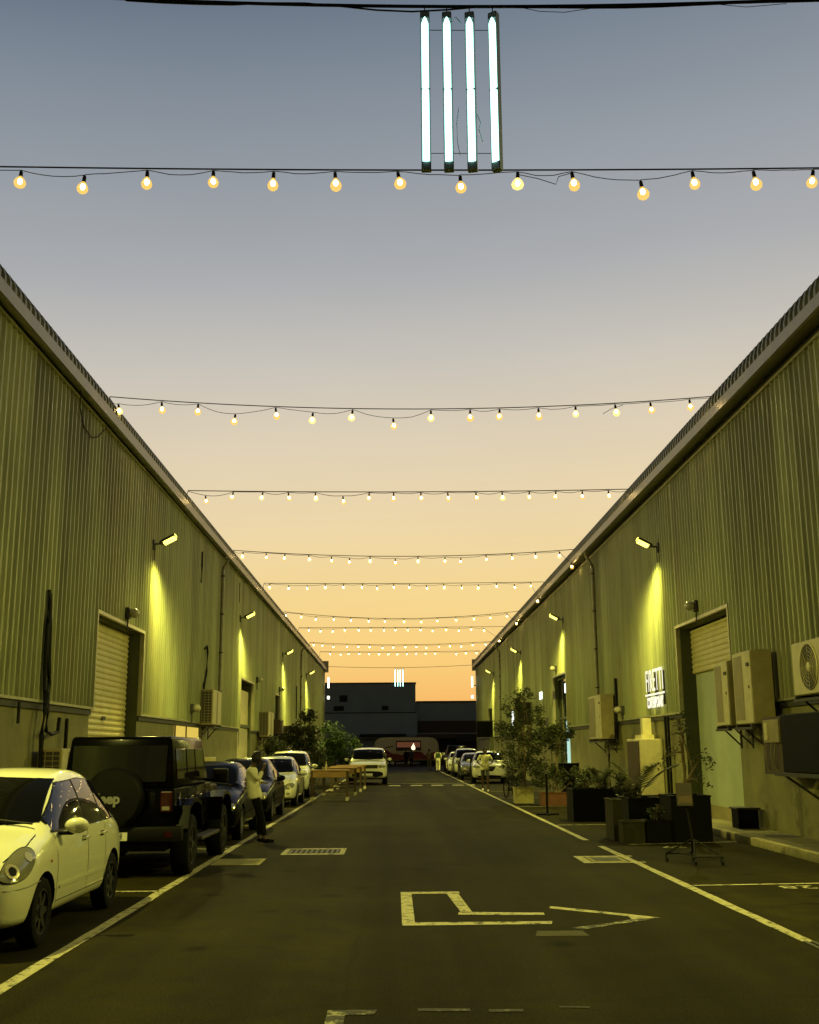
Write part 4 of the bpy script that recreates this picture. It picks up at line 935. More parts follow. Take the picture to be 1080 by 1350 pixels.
WH = wheel_proto(.300, .185, 'alloy_dark', 7)
WS = wheel_proto(.34, .22, 'alloy', 5)
WB = wheel_proto(.39, .26, 'alloy_dark', 5)
hatch = dict(L=3.80, W=1.66, H=1.525, nose_z=.76, cowl_z=1.00, belt=.93, deck=1.00, yc=-.92, yw=-.22, yr=1.22, yt=1.70, axles=(-1.13, 1.32), Rw=.300, ww=.185,
             pillars=[.22, .86], doors=[-.78, .26, .95], wheel=WH, front=front_generic('none'), rw=.70, qw=.34, gc=.20)
# near white hatchback with its own oval headlights
def micra_front(t, bvh, p, paint):
    h = p['W'] / 2
    for s, fr in ((1, 'cornerr'), (-1, 'cornerl')):
        # corner frames look along the diagonal; a runs sideways, b is height
        ol = [(-.70, .64), (-.62, .605), (-.46, .62), (-.34, .69), (-.27, .78), (-.29, .855), (-.38, .865), (-.50, .82), (-.62, .74)]
        o = patch('headlight', chaikin(ol, 2), fr, bvh, 'lamp_lens', t, .012, .04)
        rim = [(a * 1.0, b_) for a, b_ in ol]
        cx, cz_ = -.47, .735
        rim = [(cx + (a - cx) * 1.06, cz_ + (b_ - cz_) * 1.08) for a, b_ in ol]
        patch('headlight_gasket', chaikin(rim, 2), fr, bvh, 'black_plastic', t, .006, .05)
        patch('reflector', [(-.56 + .062 * math.cos(k * math.pi / 8), .69 + .055 * math.sin(k * math.pi / 8)) for k in range(16)], fr, bvh, 'lamp_reflector', o, .018, .05)
        patch('projector', [(-.56 + .035 * math.cos(k * math.pi / 8), .69 + .032 * math.sin(k * math.pi / 8)) for k in range(16)], fr, bvh, 'black_plastic', o, .022, .05)
        patch('indicator', [(-.36 + .04 * math.cos(k * math.pi / 8), .79 + .035 * math.sin(k * math.pi / 8)) for k in range(16)], fr, bvh, 'lamp_reflector', o, .018, .05)
        seam(t, bvh, [(-.80, .56), (-.6, .545), (-.4, .555), (-.2, .58)], fr, 'badge_grey', .010, 'bumper_crease', .004)
    patch('lower_intake', chaikin([(-.5, .28), (.5, .28), (.55, .44), (-.55, .44)], 1), 'front', bvh, 'black_plastic', t, .008, .06)
    patch('grille', chaikin([(-.35, .62), (.35, .62), (.38, .69), (-.38, .69)], 1), 'front', bvh, 'black_plastic', t, .008, .06)
    patch('number_plate', [(-.26, .47), (.26, .47), (.26, .58), (-.26, .58)], 'front', bvh, 'plate', t, .014, .1)
    for s in (1, -1): seam(t, bvh, [(s * .60, -1.66), (s * .68, -1.3), (s * .66, -1.0)], 'top')
    for sd in ('right', 'left'):
        patch('side_repeater', [(-.98 + .022 * math.cos(k * math.pi / 5), .72 + .014 * math.sin(k * math.pi / 5)) for k in range(10)], sd, bvh, 'amber', t, .008, .05)
hp = dict(hatch); hp['front'] = micra_front
hc = car('white_hatchback', 'white hatchback parked nearest at left, cut by the picture edge', 'car', (-3.97, 11.58, 0), 0, hp, 'white_paint')
B().tube([(-.30, .0, 1.53), (-.34, .22, 1.72)], [.006, .003], 5).obj('antenna', 'black_plastic', hc)

sedan = dict(L=4.45, W=1.76, H=1.47, nose_z=.74, cowl_z=.98, belt=.93, deck=1.05, yc=-.95, yw=-.22, yr=1.0, yt=1.75, axles=(-1.32, 1.30), Rw=.32, ww=.2, pillars=[.28, 1.05], doors=[-.85, .3, 1.1], wheel=WS, front=front_generic('sedan'), rw=.68, qw=.3)
WS32 = wheel_proto(.32, .2, 'alloy', 10); sedan['wheel'] = WS32
suv = dict(L=4.75, W=1.98, H=1.78, nose_z=.98, cowl_z=1.18, belt=1.13, deck=1.2, yc=-1.0, yw=-.42, yr=1.85, yt=2.15, axles=(-1.42, 1.45), Rw=.39, ww=.26, pillars=[.25, 1.2], doors=[-.9, .3, 1.25], wheel=WB, front=front_generic('suv'), rw=.83, qw=.25, gc=.28)
cross = dict(L=4.35, W=1.80, H=1.58, nose_z=.90, cowl_z=1.08, belt=1.03, deck=1.12, yc=-.98, yw=-.35, yr=1.35, yt=1.85, axles=(-1.30, 1.30), Rw=.34, ww=.22, pillars=[.25, 1.1], doors=[-.88, .3, 1.15], wheel=WS, front=front_generic('cross'), rw=.72, qw=.3, gc=.24)
car('black_saloon', 'black saloon parked behind the black off-roader, person leaning on it', 'car', (-3.85, 23.75, 0), 0, dict(sedan), 'black_paint')
n_ = dict(sedan); n_.update(L=4.7, H=1.50)
car('navy_saloon', 'dark navy car parked between the black saloon and the white hatchback', 'car', (-3.86, 29.4, 0), 0, n_, 'navy_paint')
w2 = dict(sedan); w2.update(L=4.0, W=1.70, H=1.50, yr=1.05, yt=1.6, axles=(-1.2, 1.2), doors=[-.8, .28, 1.0], pillars=[.25, .9])
car('white_compact', 'white compact car parked beyond the navy car on the left', 'car', (-3.85, 36.6, 0), 0, w2, 'white_paint_b')
car('white_suv', 'white sport utility car parked beyond the white compact, beside the wooden tables', 'car', (-4.0, 43.2, 0), 0, dict(cross, H=1.66), 'white_paint_b')
car('white_suv', 'large white sport utility car standing in the lane facing the camera', 'car', (-1.33, 57.9, 0), 0, dict(suv), 'white_paint_b')
car('white_crossover', 'white crossover with dark angular grille parked at right behind the person in shorts', 'car', (4.85, 58.3, 0), R(-3), dict(cross), 'white_paint_b')
car('dark_hatchback', 'small dark hatchback parked behind the white crossover at right', 'car', (4.55, 65.0, 0), 0, dict(w2, H=1.46), 'grey_paint')
car('white_suv', 'white sport utility car parked third from the front in the right row', 'car', (4.6, 72.0, 0), 0, dict(cross, H=1.72), 'white_paint_b')
car('grey_hatchback', 'grey car parked fourth in the right row', 'car', (4.5, 79.0, 0), 0, dict(w2), 'white_paint')

# dark pickup at the far right
def boxy(name, label, cat, loc, rz):
    t = thing(name, label, cat, loc, rz, 'cars parked along the lane')
    return t
t = boxy('dark_pickup', 'tall dark pickup parked last in the right row', 'pickup truck', (4.9, 87.5, 0), 0)
B().bb(-1.0, 1.0, -2.7, 2.6, .5, 1.12, bev=.08).bb(-.96, .96, -2.75, -1.0, 1.0, 1.24, bev=.08).obj('body', 'navy_paint', t, 40)
b = B(); b.bb(-.88, .88, -.9, 1.0, 1.13, 1.95, bev=.12)
for v in b.bm.verts:
    if v.co.z > 1.6: v.co.x *= .88; v.co.y = v.co.y * .82 + .05
b.obj('cab', 'black_paint', t, 40)
B().box((0, -.80, 1.53), (1.42, .02, .55), Matrix.Rotation(R(-22), 4, 'X')).obj('windscreen', 'car_glass', t)
B().bb(-.55, .55, -2.78, -2.752, .78, 1.1).obj('grille', 'chrome', t); B().bb(-1, 1, -2.85, -2.72, .42, .66, bev=.03).obj('bumper', 'black_plastic', t)
for s in (1, -1): B().bb(s * .62, s * .95, -2.79, -2.752, .85, 1.1, bev=.01).obj('headlight', 'lamp_reflector', t); B().bb(s * 1.0, s * 1.22, -.75, -.65, 1.2, 1.45, bev=.02).obj('mirror', 'chrome', t)
add_wheels(t, WB, .86, (-1.75, 1.6), .39)

# black off-roader, rear towards the camera (local y+ is the tail; turned half round)
def offroader():
    t = thing('black_offroader', 'boxy black off-roader with spare wheel, rear to camera, parked behind the white hatchback', 'off-roader', (-3.80, 17.70, 0), math.pi, 'cars parked along the lane')
    # local: tail at +y (towards camera), nose -y. so x flips
    b = B(); b.bb(-.78, .78, -1.0, 2.08, .56, 1.20, bev=.035); b.bb(-.70, .70, -2.2, -.95, .66, 1.14, bev=.05); b.obj('tub', 'black_paint', t, 40)
    b = B(); b.bb(-.77, .77, -.72, 2.06, 1.2, 1.90, bev=.05)
    for v in b.bm.verts:
        if v.co.z > 1.5:
            k = (v.co.z - 1.2) / .7; v.co.x *= 1 - .085 * k; v.co.y = v.co.y - .10 * k if v.co.y > 1 else v.co.y + .32 * k if v.co.y < 0 else v.co.y
    b.obj('hardtop', 'black_paint', t, 40)
    for s in (1, -1):
        tilt = Matrix.Rotation(-s * R(5.3), 4, 'Y')
        for (a, c_) in ((-.32, .36), (.44, 1.06), (1.14, 1.86)):
            bb_ = B(); bb_.box((0, 0, 0), (.012, c_ - a, .42), None, bev=.004); bmesh.ops.transform(bb_.bm, matrix=Matrix.Translation((s * .748, (a + c_) / 2, 1.52)) @ tilt, verts=bb_.bm.verts); bb_.obj('side_window', 'car_glass', t)
        for y in (-.42, .40, 1.10):
            B().bb(s * .781, s * .785, y - .005, y + .005, .62, 1.18).obj('door_gap', 'rubber', t)
        for y in (.27, .98): B().bb(s * .79, s * .83, y - .1, y + .06, 1.02, 1.06, bev=.008).obj('door_handle', 'chrome', t)
        for y in (-.38, .46): B().bb(s * .781, s * .81, y - .04, y + .06, .78, .84).bb(s * .781, s * .81, y - .04, y + .06, 1.05, 1.10).obj('hinge', 'chrome', t)
        # flares
        for yc_, nm in ((1.42, 'r'), (-1.52, 'f')):
            bb_ = B(); pts = [(yc_ - .64, .62), (yc_ - .42, .98), (yc_ - .1, 1.04), (yc_ + .2, 1.04), (yc_ + .46, .96), (yc_ + .60, .66)]
            inn = [(y, z - .055) for y, z in pts]
            for (p0, p1, q0, q1) in zip(pts, pts[1:], inn, inn[1:]):
                vs = [bb_.bm.verts.new((s * x, y, z)) for x in (.70, .97) for (y, z) in (p0, p1, q1, q0)]
                for f in ((0, 1, 2, 3), (7, 6, 5, 4), (0, 4, 5, 1), (1, 5, 6, 2), (2, 6, 7, 3), (3, 7, 4, 0)): bb_.bm.faces.new([vs[i] for i in f])
            bmesh.ops.remove_doubles(bb_.bm, verts=bb_.bm.verts, dist=.001); bb_.obj('wheel_flare', 'black_paint' , t)
        bt = B().bb(s * .60, s * .76, 2.081, 2.15, .88, 1.16, bev=.015).obj('tail_light', 'tail_red', t); B().bb(s * .63, s * .73, 2.151, 2.158, .91, .96).obj('reverse_lens', 'lamp_lens', bt)
        B().bb(s * .80, s * .98, -.72, .86, .42, .47, bev=.01).obj('side_step', 'bracket', t)
        mr_ = B().bb(s * .88, s * 1.12, -.62, -.50, 1.20, 1.42, bev=.03).obj('mirror', 'black_plastic', t); B().bb(s * .76, s * .90, -.58, -.54, 1.22, 1.27).obj('mirror_arm', 'black_plastic', mr_); B().bb(s * .90, s * 1.10, -.499, -.494, 1.22, 1.40).obj('mirror_glass', 'car_glass', mr_)
        B().cyl((s * .55, -2.24, .92), (s * .55, -2.2, .92), .1, n=20).obj('headlight', 'lamp_reflector', t)
    # rear: window, tailgate, bumper, lamps
    rt = B(); rt.box((0, 0, 0), (1.30, .012, .50), None, bev=.004); bmesh.ops.transform(rt.bm, matrix=Matrix.Translation((0, 2.045, 1.53)) @ Matrix.Rotation(R(8), 4, 'X'), verts=rt.bm.verts); rt.obj('rear_window', 'car_glass', t)
    B().bb(-.52, .62, 2.081, 2.09, .62, 1.18).obj('tailgate', 'black_paint', t)
    B().bb(-.92, .92, 2.06, 2.26, .50, .70, bev=.03).obj('rear_bumper', 'black_plastic', t, 40)
    B().bb(.70, .80, 2.262, 2.27, .56, .64).bb(-.80, -.70, 2.262, 2.27, .56, .64).obj('reflector', 'tail_red', t)
    sp = thing('x', '', '') ; bpy.data.objects.remove(sp)
    w_ = B().lathe([(.02, .0), (.33, .0), (.385, .03), (.40, .08), (.40, .20), (.36, .25), (.02, .27)], 40, Matrix.Translation((0, 2.11, 1.08)) @ Matrix.Rotation(R(-90), 4, 'X')).obj('spare_wheel_cover', 'black_plastic', t, 40)
    # lettering on the spare cover (reads from the tail side)
    text('lettering', 'Jeep', .185, .004, 'badge_grey', w_, Matrix.Translation((.05, 2.390, 1.07)) @ Matrix.Rotation(math.pi, 4, 'Z') @ Matrix.Rotation(R(90), 4, 'X'), bold=.007)
    pl = B().bb(-.20, .24, 2.262, 2.275, .52, .63, bev=.003).obj('number_plate', 'plate', t)
    text('plate_number', '71H', .11, .001, 'plate_ink', pl, Matrix.Translation((-.04, 2.277, .575)) @ Matrix.Rotation(math.pi, 4, 'Z') @ Matrix.Rotation(R(90), 4, 'X'), bold=.003)
    fc = B().cyl((-.781, 1.78, 1.06), (-.80, 1.78, 1.06), .075, n=20).obj('fuel_cap', 'chrome', t)
    B().bb(-.65, .65, -2.3, 2.0, .36, .56).obj('underbody', 'black_plastic', t); B().bb(-.8, .8, -2.42, -2.24, .5, .72, bev=.03).obj('front_bumper', 'black_plastic', t)
    # windscreen
    ws = B(); ws.box((0, 0, 0), (1.35, .02, .62)); bmesh.ops.transform(ws.bm, matrix=Matrix.Translation((0, -.60, 1.50)) @ Matrix.Rotation(R(-25), 4, 'X'), verts=ws.bm.verts); ws.obj('windscreen', 'car_glass', t)
    pr = wheel_proto(.41, .27, 'alloy_dark', 5); add_wheels(t, pr, .81, (-1.50, 1.42), .41)
    return t
offroader()

# ------------------------------------------------------------------ food trailer
t = thing('food_trailer', 'rounded silver food trailer with red waves and serving hatch at the end of the lane', 'trailer', (1.28, 119.5, 0))
prof = [(-3.42, .75), (-3.42, 2.15), (-3.25, 2.62), (-2.85, 2.88), (-2.2, 2.95), (2.2, 2.95), (2.85, 2.88), (3.25, 2.62), (3.42, 2.15), (3.42, .75), (3.2, .55), (-3.2, .55)]
b = B().prism(prof, 0, 2.2, Matrix.Translation((0, 2.2, 0)) @ Matrix.Rotation(R(90), 4, 'X')); bmesh.ops.bevel(b.bm, geom=[e for e in b.bm.edges if abs(e.verts[0].co.y - e.verts[1].co.y) < .01], offset=.14, segments=4, affect='EDGES'); b.obj('shell', 'trailer_silver', t, 50)
wv = []; n = 30
for k in range(n + 1): x = -3.1 + 6.2 * k / n; wv.append((x, 1.35 + .22 * math.sin(x * 2.1) + .08 * math.sin(x * 5)))
b = B().prism([(-3.1, .62)] + wv + [(3.1, .62)], 0, .02, Matrix.Translation((0, -.005, 0)) @ Matrix.Rotation(R(90), 4, 'X')); b.obj('red_wave_panel', 'trailer_red', t)
b = B()
for q in range(3): b.tube([(x, -.035, z - .18 * (q + 1)) for x, z in wv], .022, 4)
b.tube([(-2.9, -.03, 1.5), (-2.2, -.03, 1.85), (-1.4, -.03, 2.05)], [.02, .05, .05], 5)
b.obj('wave_stripe', 'terracotta', t)
h_ = B().bb(-1.1, 1.55, -.05, -.003, 1.55, 2.6).obj('serving_hatch', 'trailer_dark', t); B().bb(-1.0, 1.45, -.06, -.051, 1.9, 2.45).obj('hatch_interior', 'panel_lit', h_)
B().bb(-1.2, 1.65, -.35, -.051, 1.45, 1.53).obj('counter', 'trailer_silver', h_)
B().prism(chaikin([(-.16, 0), (.18, 0), (.24, .28), (.1, .5), (.06, .78), (-.06, .5), (-.22, .3)], 2), 0, .03, Matrix.Translation((.72, -.065, 1.62)) @ Matrix.Rotation(R(90), 4, 'X')).obj('flame_emblem', 'flame_glow', h_)
for x in (-.9, .9): w_ = link('wheel', WS[0], t, (x - .6, .12, .34)); w_.rotation_euler = (0, 0, -R(90)); link('rim', WS[1], w_)
B().bb(-3.0, 3.0, .3, 1.9, .35, .56).cyl((3.3, 1.1, .55), (4.5, 1.1, .5), .05).cyl((4.3, 1.1, .02), (4.3, 1.1, .5), .04).obj('chassis', 'black_plastic', t)

# ------------------------------------------------------------------ wooden tables
def table_proto():
    t = thing('wooden_table', '', 'table', (0, 0, 0), 0, 'high wooden tables lined up at the left lane edge')
    b = B()
    for k in range(4): b.bb(-.66, .66, k * .20, k * .20 + .19, .99, 1.03)
    b.obj('tabletop', 'wood', t)
    B().bb(-.62, .62, .03, .06, .78, .989).bb(-.62, .62, .72, .75, .78, .989).obj('apron', 'wood', t)
    for x in (-.60, .60):
        for y in (.06, .70):
            l_ = B().bb(x - .035, x + .035, y - .035, y + .035, .06, .985).obj('leg', 'wood_dark', t); B().bb(x - .045, x + .045, y - .045, y + .045, 0, .12, bev=.005).obj('foot', 'white_foot', l_)
    B().bb(-.60, .60, .36, .40, .26, .31).obj('stretcher', 'wood_dark', t)
    return t
mat('white_foot', (.6, .56, .38), .7)
tp = table_proto()
tp.location = (-2.22, 38.6, 0); tp['label'] = 'nearest high wooden table of the row left of the lane'
for k, (x, y, lab) in enumerate(((-2.10, 43.0, 'second high wooden table of the row left of the lane'), (-2.0, 46.6, 'third high wooden table of the row, in front of the large white car'), (-1.92, 50.0, 'farthest high wooden table of the row, just before the large white car'))):
    c = copy_tree(tp); c.location = (x, y, 0); c['label'] = lab
bt = B().lathe([(.03, 0), (.035, .02), (.035, .16), (.014, .21), (.014, .28)], 12).obj('bottle', 'ac_cream', None, 40); bt.location = (-2.35, 38.9, 1.031); tag(bt, 'small pale bottle standing on the nearest wooden table', 'bottle')

# ------------------------------------------------------------------ plants
def leaves(b, c, r, n, size, rnd, flat=.5):
    for _ in range(n):
        while True:
            p = Vector((rnd.uniform(-1, 1), rnd.uniform(-1, 1), rnd.uniform(-1, 1)))
            if .15 < p.length < 1: break
        p = Vector((p.x * r[0], p.y * r[1], p.z * r[2])) + Vector(c)
        s = size * rnd.uniform(.6, 1.3); u = Vector((rnd.gauss(0, 1), rnd.gauss(0, 1), rnd.gauss(0, flat))).normalized(); v = u.cross(Vector((rnd.gauss(0, 1), rnd.gauss(0, 1), rnd.gauss(0, 1)))).normalized()
        vs = [b.bm.verts.new(p - u * s), b.bm.verts.new(p - v * s * .38), b.bm.verts.new(p + u * s), b.bm.verts.new(p + v * s * .38)]; b.bm.faces.new(vs)
def tree(name, label, loc, h, spread, trunks, clumps, n, size, m, seed, tr=.05, group=None, cat='tree', base=0):
    rnd = random.Random(seed); t = thing(name, label, cat, loc, 0, group); b = B(); cl = []
    for (cx, cy, cz, cr) in clumps: cl.append((Vector((cx, cy, cz)), cr))
    for k in range(trunks):
        a = rnd.uniform(0, 6.28); x0, y0 = (math.cos(a) * .06 * (trunks > 1), math.sin(a) * .06 * (trunks > 1)); c = cl[k % len(cl)][0]
        pts = [(x0, y0, base)] + [(x0 + (c.x - x0) * f ** 1.4 + rnd.uniform(-.03, .03), y0 + (c.y - y0) * f ** 1.4, base + (c.z - base) * f) for f in (.25, .5, .75, 1)]
        b.tube(pts, [tr, tr * .85, tr * .7, tr * .5, tr * .25], 7)
        for j in range(5):
            p = Vector(pts[2 + j % 3]); q = rnd.choice(cl); e = q[0] + Vector((rnd.uniform(-1, 1), rnd.uniform(-1, 1), rnd.uniform(-.5, .8))) * q[1] * .7
            b.tube([p, (p + e) / 2 + Vector((0, 0, .05)), e], [tr * .45, tr * .3, tr * .12], 5)
    b.obj('trunk', 'bark', t, 60)
    b = B(); tot = sum(c[1] ** 2 for c in cl)
    for c, r in cl:
        nn = int(n * r * r / tot)
        for q in range(7):
            d = Vector((rnd.gauss(0, 1), rnd.gauss(0, 1), rnd.gauss(0, 1))).normalized() * r * rnd.uniform(.3, .85)
            rr = r * rnd.uniform(.28, .5); leaves(b, c + d, (rr, rr, rr * .9), nn // 9, size, rnd)
        leaves(b, c, (r, r, r), nn // 5, size, rnd)
    b.obj('crown', m, t); return t
tree('potted_tree', 'tall airy tree standing in the small stone planter by the right lane line', (4.15, 36.2, 0), 3.6, 1, 3,
     [(x_ * .85, y_, z_, r_ * .9) for x_, y_, z_, r_ in [(-.35, 0, 3.0, .50), (.10, 0, 3.3, .42), (.45, 0, 2.7, .50), (-.55, .1, 2.2, .60), (.05, 0, 2.2, .62), (.5, 0, 1.8, .55), (-.55, 0, 1.4, .55), (.1, 0, 1.2, .55), (.65, .1, 1.1, .45), (-.3, 0, .85, .4)]], 6500, .05, 'leaf_mid', 3, .035, base=.40)
tree('potted_tree', 'small dark round headed tree beside the tall airy one, before the glass entrance', (4.95, 34.6, 0), 2.5, 1, 1, [(.0, 0, 2.15, .38), (.35, 0, 2.2, .32), (-.4, 0, 2.0, .34), (.1, .1, 1.75, .28)], 3200, .05, 'leaf_dark', 5, .04, base=.28)
tree('shrub', 'low dark shrub in the long terracotta planter', (5.0, 34.6, 0), 1, 1, 4, [(-.5, 0, .85, .35), (0, 0, .9, .35), (.55, 0, .8, .33)], 2600, .045, 'leaf_dark', 8, .015, cat='shrub', base=.28)
tree('bushy_tree', 'bushy bright green tree behind the wooden tables at left', (-3.05, 59.8, 0), 3.2, 1, 3, [(-.2, 0, 2.5, .75), (.4, 0, 2.0, .75), (-.6, 0, 1.8, .75), (.1, 0, 1.2, .8), (.6, 0, 1.1, .6), (-.7, 0, .9, .6)], 8000, .07, 'leaf_green', 11, .05, base=.02)
tree('leafy_tree', 'darker tree with big leaves against the left wall', (-4.6, 55.5, 0), 4, 1, 2, [(.35, 0, 3.35, .45), (-.1, 0, 2.7, .55), (.5, 0, 2.5, .5), (-.6, 0, 2.1, .6), (.2, 0, 1.7, .75), (-.8, 0, 1.2, .6), (.4, 0, 1.0, .6)], 7000, .085, 'leaf_mid', 13, .05, base=.02)
tree('dark_shrub', 'dense dark shrub against the left wall beside the white cars', (-5.3, 50.5, 0), 2.4, 1, 3, [(0, 0, 1.9, .55), (-.2, .8, 1.7, .6), (.2, -.8, 1.6, .5), (0, 0, 1.0, .7)], 4200, .07, 'leaf_dark', 17, .03, cat='shrub', base=.02)
tree('leafy_tree', 'slim reddish shrub between the dark tree and the bright green one', (-3.6, 54.5, 0), 2, 1, 2, [(0, 0, 1.3, .45), (.1, 0, .8, .4)], 1500, .06, 'leaf_dark', 19, .03, cat='shrub', base=.02)
def planter(name, label, x0, x1, y0, y1, h, m, group='planters along the right side'):
    t = thing(name, label, 'planter', ((x0 + x1) / 2, (y0 + y1) / 2, 0), 0, group); a, c = (x1 - x0) / 2, (y1 - y0) / 2
    b = B(); w_ = .04
    b.bb(-a, a, -c, -c + w_, 0, h); b.bb(-a, a, c - w_, c, 0, h); b.bb(-a, -a + w_, -c + w_ + .001, c - w_ - .001, 0, h); b.bb(a - w_, a, -c + w_ + .001, c - w_ - .001, 0, h); b.obj('box', m, t)
    b = B(); b.bb(-a - .015, a + .015, -c - .015, -c + w_ + .01, h + .001, h + .03); b.bb(-a - .015, a + .015, c - w_ - .01, c + .015, h + .001, h + .03); b.bb(-a - .015, -a + w_, -c + w_ + .011, c - w_ - .011, h + .001, h + .03); b.bb(a - w_, a + .015, -c + w_ + .011, c - w_ - .011, h + .001, h + .03); b.obj('rim', m, t)
    B().bb(-a + w_ + .001, a - w_ - .001, -c + w_ + .001, c - w_ - .001, .02, h - .06).obj('soil', 'soil', t)
    return t
planter('stone_planter', 'small square stone planter holding the tall airy tree', 3.82, 4.42, 35.9, 36.5, .46, 'planter_stone')
planter('terracotta_planter', 'long terracotta planter behind the black stand base', 4.45, 5.75, 34.3, 34.95, .36, 'terracotta')
planter('black_planter', 'long black planter box nearest the right lane line, beyond the grey ones', 4.24, 5.42, 26.9, 27.9, .72, 'planter_black')
planter('black_planter', 'middle black planter box behind the grey ones', 4.62, 5.25, 22.4, 23.4, .70, 'planter_black')
planter('column_planter', 'tall slim grey planter column at the left of the near planter group', 4.10, 4.28, 21.3, 22.1, .72, 'planter_grey')
planter('grey_planter', 'low grey planter box at the front left of the near planter group', 4.16, 4.56, 20.75, 21.15, .36, 'planter_grey')
planter('grey_planter', 'low dark grey planter box at the front, right of its lighter twin', 4.60, 5.06, 20.8, 21.2, .37, 'planter_black')
planter('black_planter', 'big black planter box holding the bare olive tree beside the doorway', 5.10, 5.84, 20.9, 21.8, .80, 'planter_black')
tree('olive_tree', 'thin olive tree with sparse leaves in the big black planter', (5.40, 21.35, 0), 2.3, 1, 2, [(.12, 0, 1.9, .32), (.38, 0, 1.45, .32), (-.25, 0, 1.5, .28), (.1, 0, 2.2, .25), (.42, 0, 1.1, .22)], 520, .035, 'leaf_mid', 23, .05, base=.74)
tree('shrub', 'leafy shrub spilling over the middle black planter', (4.7, 22.9, 0), 1.2, 1, 4, [(-.1, 0, .88, .2), (.12, 0, .85, .18), (-.1, 0, 1.05, .14)], 700, .04, 'leaf_mid', 29, .012, cat='shrub', base=.64)
tree('shrub', 'small plant in the low grey planter', (4.82, 21.0, 0), .8, 1, 3, [(0, 0, .52, .16), (.1, 0, .6, .1)], 320, .035, 'leaf_mid', 31, .01, cat='shrub', base=.31)
tree('shrub', 'small dark plant on the long black planter', (4.75, 27.4, 0), 1, 1, 3, [(-.2, 0, .85, .2), (.3, 0, .82, .2)], 800, .035, 'leaf_dark', 37, .01, cat='shrub', base=.66)
tree('shrub', 'round potted shrub between the glass entrance and the long black planter', (5.15, 30.5, 0), 1.1, 1, 3, [(0, 0, .85, .28), (.1, 0, 1.05, .2)], 1100, .04, 'leaf_dark', 41, .012, cat='shrub', base=.34)
planter('stone_planter', 'low pale planter under the round potted shrub', 4.85, 5.45, 30.2, 30.8, .40, 'planter_stone')
def palm(label, loc, n, ln, seed, m='frond', cat='palm plant', up=1.0):
    rnd = random.Random(seed); t = thing('palm_plant', label, cat, loc); b = B()
    for k in range(n):
        a = 2 * math.pi * k / n + rnd.uniform(-.3, .3); el = rnd.uniform(.9, 1.35) * up; d = Vector((math.cos(a), math.sin(a), 0)); pts = []
        for j in range(9):
            f = j / 8; pts.append(d * ln * f * math.cos(el) * (1 + .6 * f) + Vector((0, 0, ln * (math.sin(el) * f - .35 * f * f))))
        b.tube(pts, [.012 * (1 - .8 * j / 8) for j in range(9)], 4)
        sd = d.cross(Vector((0, 0, 1)))
        for j in range(2, 9):
            for q in (0, .5):
                f = min(8, j + q); i0 = int(f); p = pts[i0] if i0 == 8 else pts[i0].lerp(pts[i0 + 1], f - i0)
                for s in (1, -1):
                    tip = p + (sd * s * .7 + d * .5 + Vector((0, 0, .35))).normalized() * ln * .24 * (1.15 - .08 * j); wv_ = Vector((0, 0, .012)) + d * .008
                    b.bm.faces.new([b.bm.verts.new(p - wv_), b.bm.verts.new((p + tip) / 2 - wv_ * .8), b.bm.verts.new(tip), b.bm.verts.new((p + tip) / 2 + wv_ * .8), b.bm.verts.new(p + wv_)][::1])
    b.obj('fronds', m, t); B().lathe([(.05, -.05), (.07, .02), (.03, .12)], 10).obj('stem', 'bark', t); return t
palm('palm plant with long bright fronds in front of the cream electrical cabinet', (4.95, 23.0, .66), 7, 1.2, 3)
palm('dark palm plant left of the bright one, over the long black planter', (5.0, 27.5, .68), 6, .9, 9, 'leaf_mid')
palm('dark spiky plant behind the white hatchback by the left wall', (-5.6, 17.6, .55), 12, 1.0, 5, 'leaf_dark')
t = B().lathe([(.22, 0), (.28, .5), (.30, .52), (.25, .52), (.02, .50)], 20).obj('plant_pot', 'planter_black', None, 40); t.location = (-5.6, 17.6, 0); tag(t, 'round black pot under the spiky plant by the left wall', 'pot')

# high table with black cloth by the glass entrance
t = thing('covered_table', 'high table under a black cloth beside the glass entrance', 'table', (6.35, 41.0, 0))
B().lathe([(.02, 1.14), (.36, 1.14), (.38, 1.12), (.37, 1.0), (.30, .7), (.26, .35), (.30, .02), (.02, .01)], 20).obj('cloth', 'cloth_black', t, 40); B().cyl((0, 0, 1.141), (0, 0, 1.17), .40, n=24).obj('tabletop', 'planter_black', t)
t = thing('patio_heater', 'slim pale post beside the black covered table', 'post', (5.75, 41.2, 0)); B().cyl((0, 0, 0), (0, 0, .04), .2, n=20).obj('base_plate', 'bracket', t); B().cyl((0, 0, .041), (0, 0, 1.75), .04, n=10).obj('pole', 'pipe', t)
# black cross-base stand
t = thing('sign_stand', 'thin black stand with flat cross base at the right lane line', 'stand', (3.98, 29.6, 0))
B().bb(-.30, .30, -.035, .035, 0, .04).bb(-.035, .035, -.30, -.036, 0, .04).bb(-.035, .035, .036, .30, 0, .04).obj('cross_base', 'cable_black', t); B().bb(-.028, .028, -.028, .028, .041, 1.05).obj('pole', 'cable_black', t)
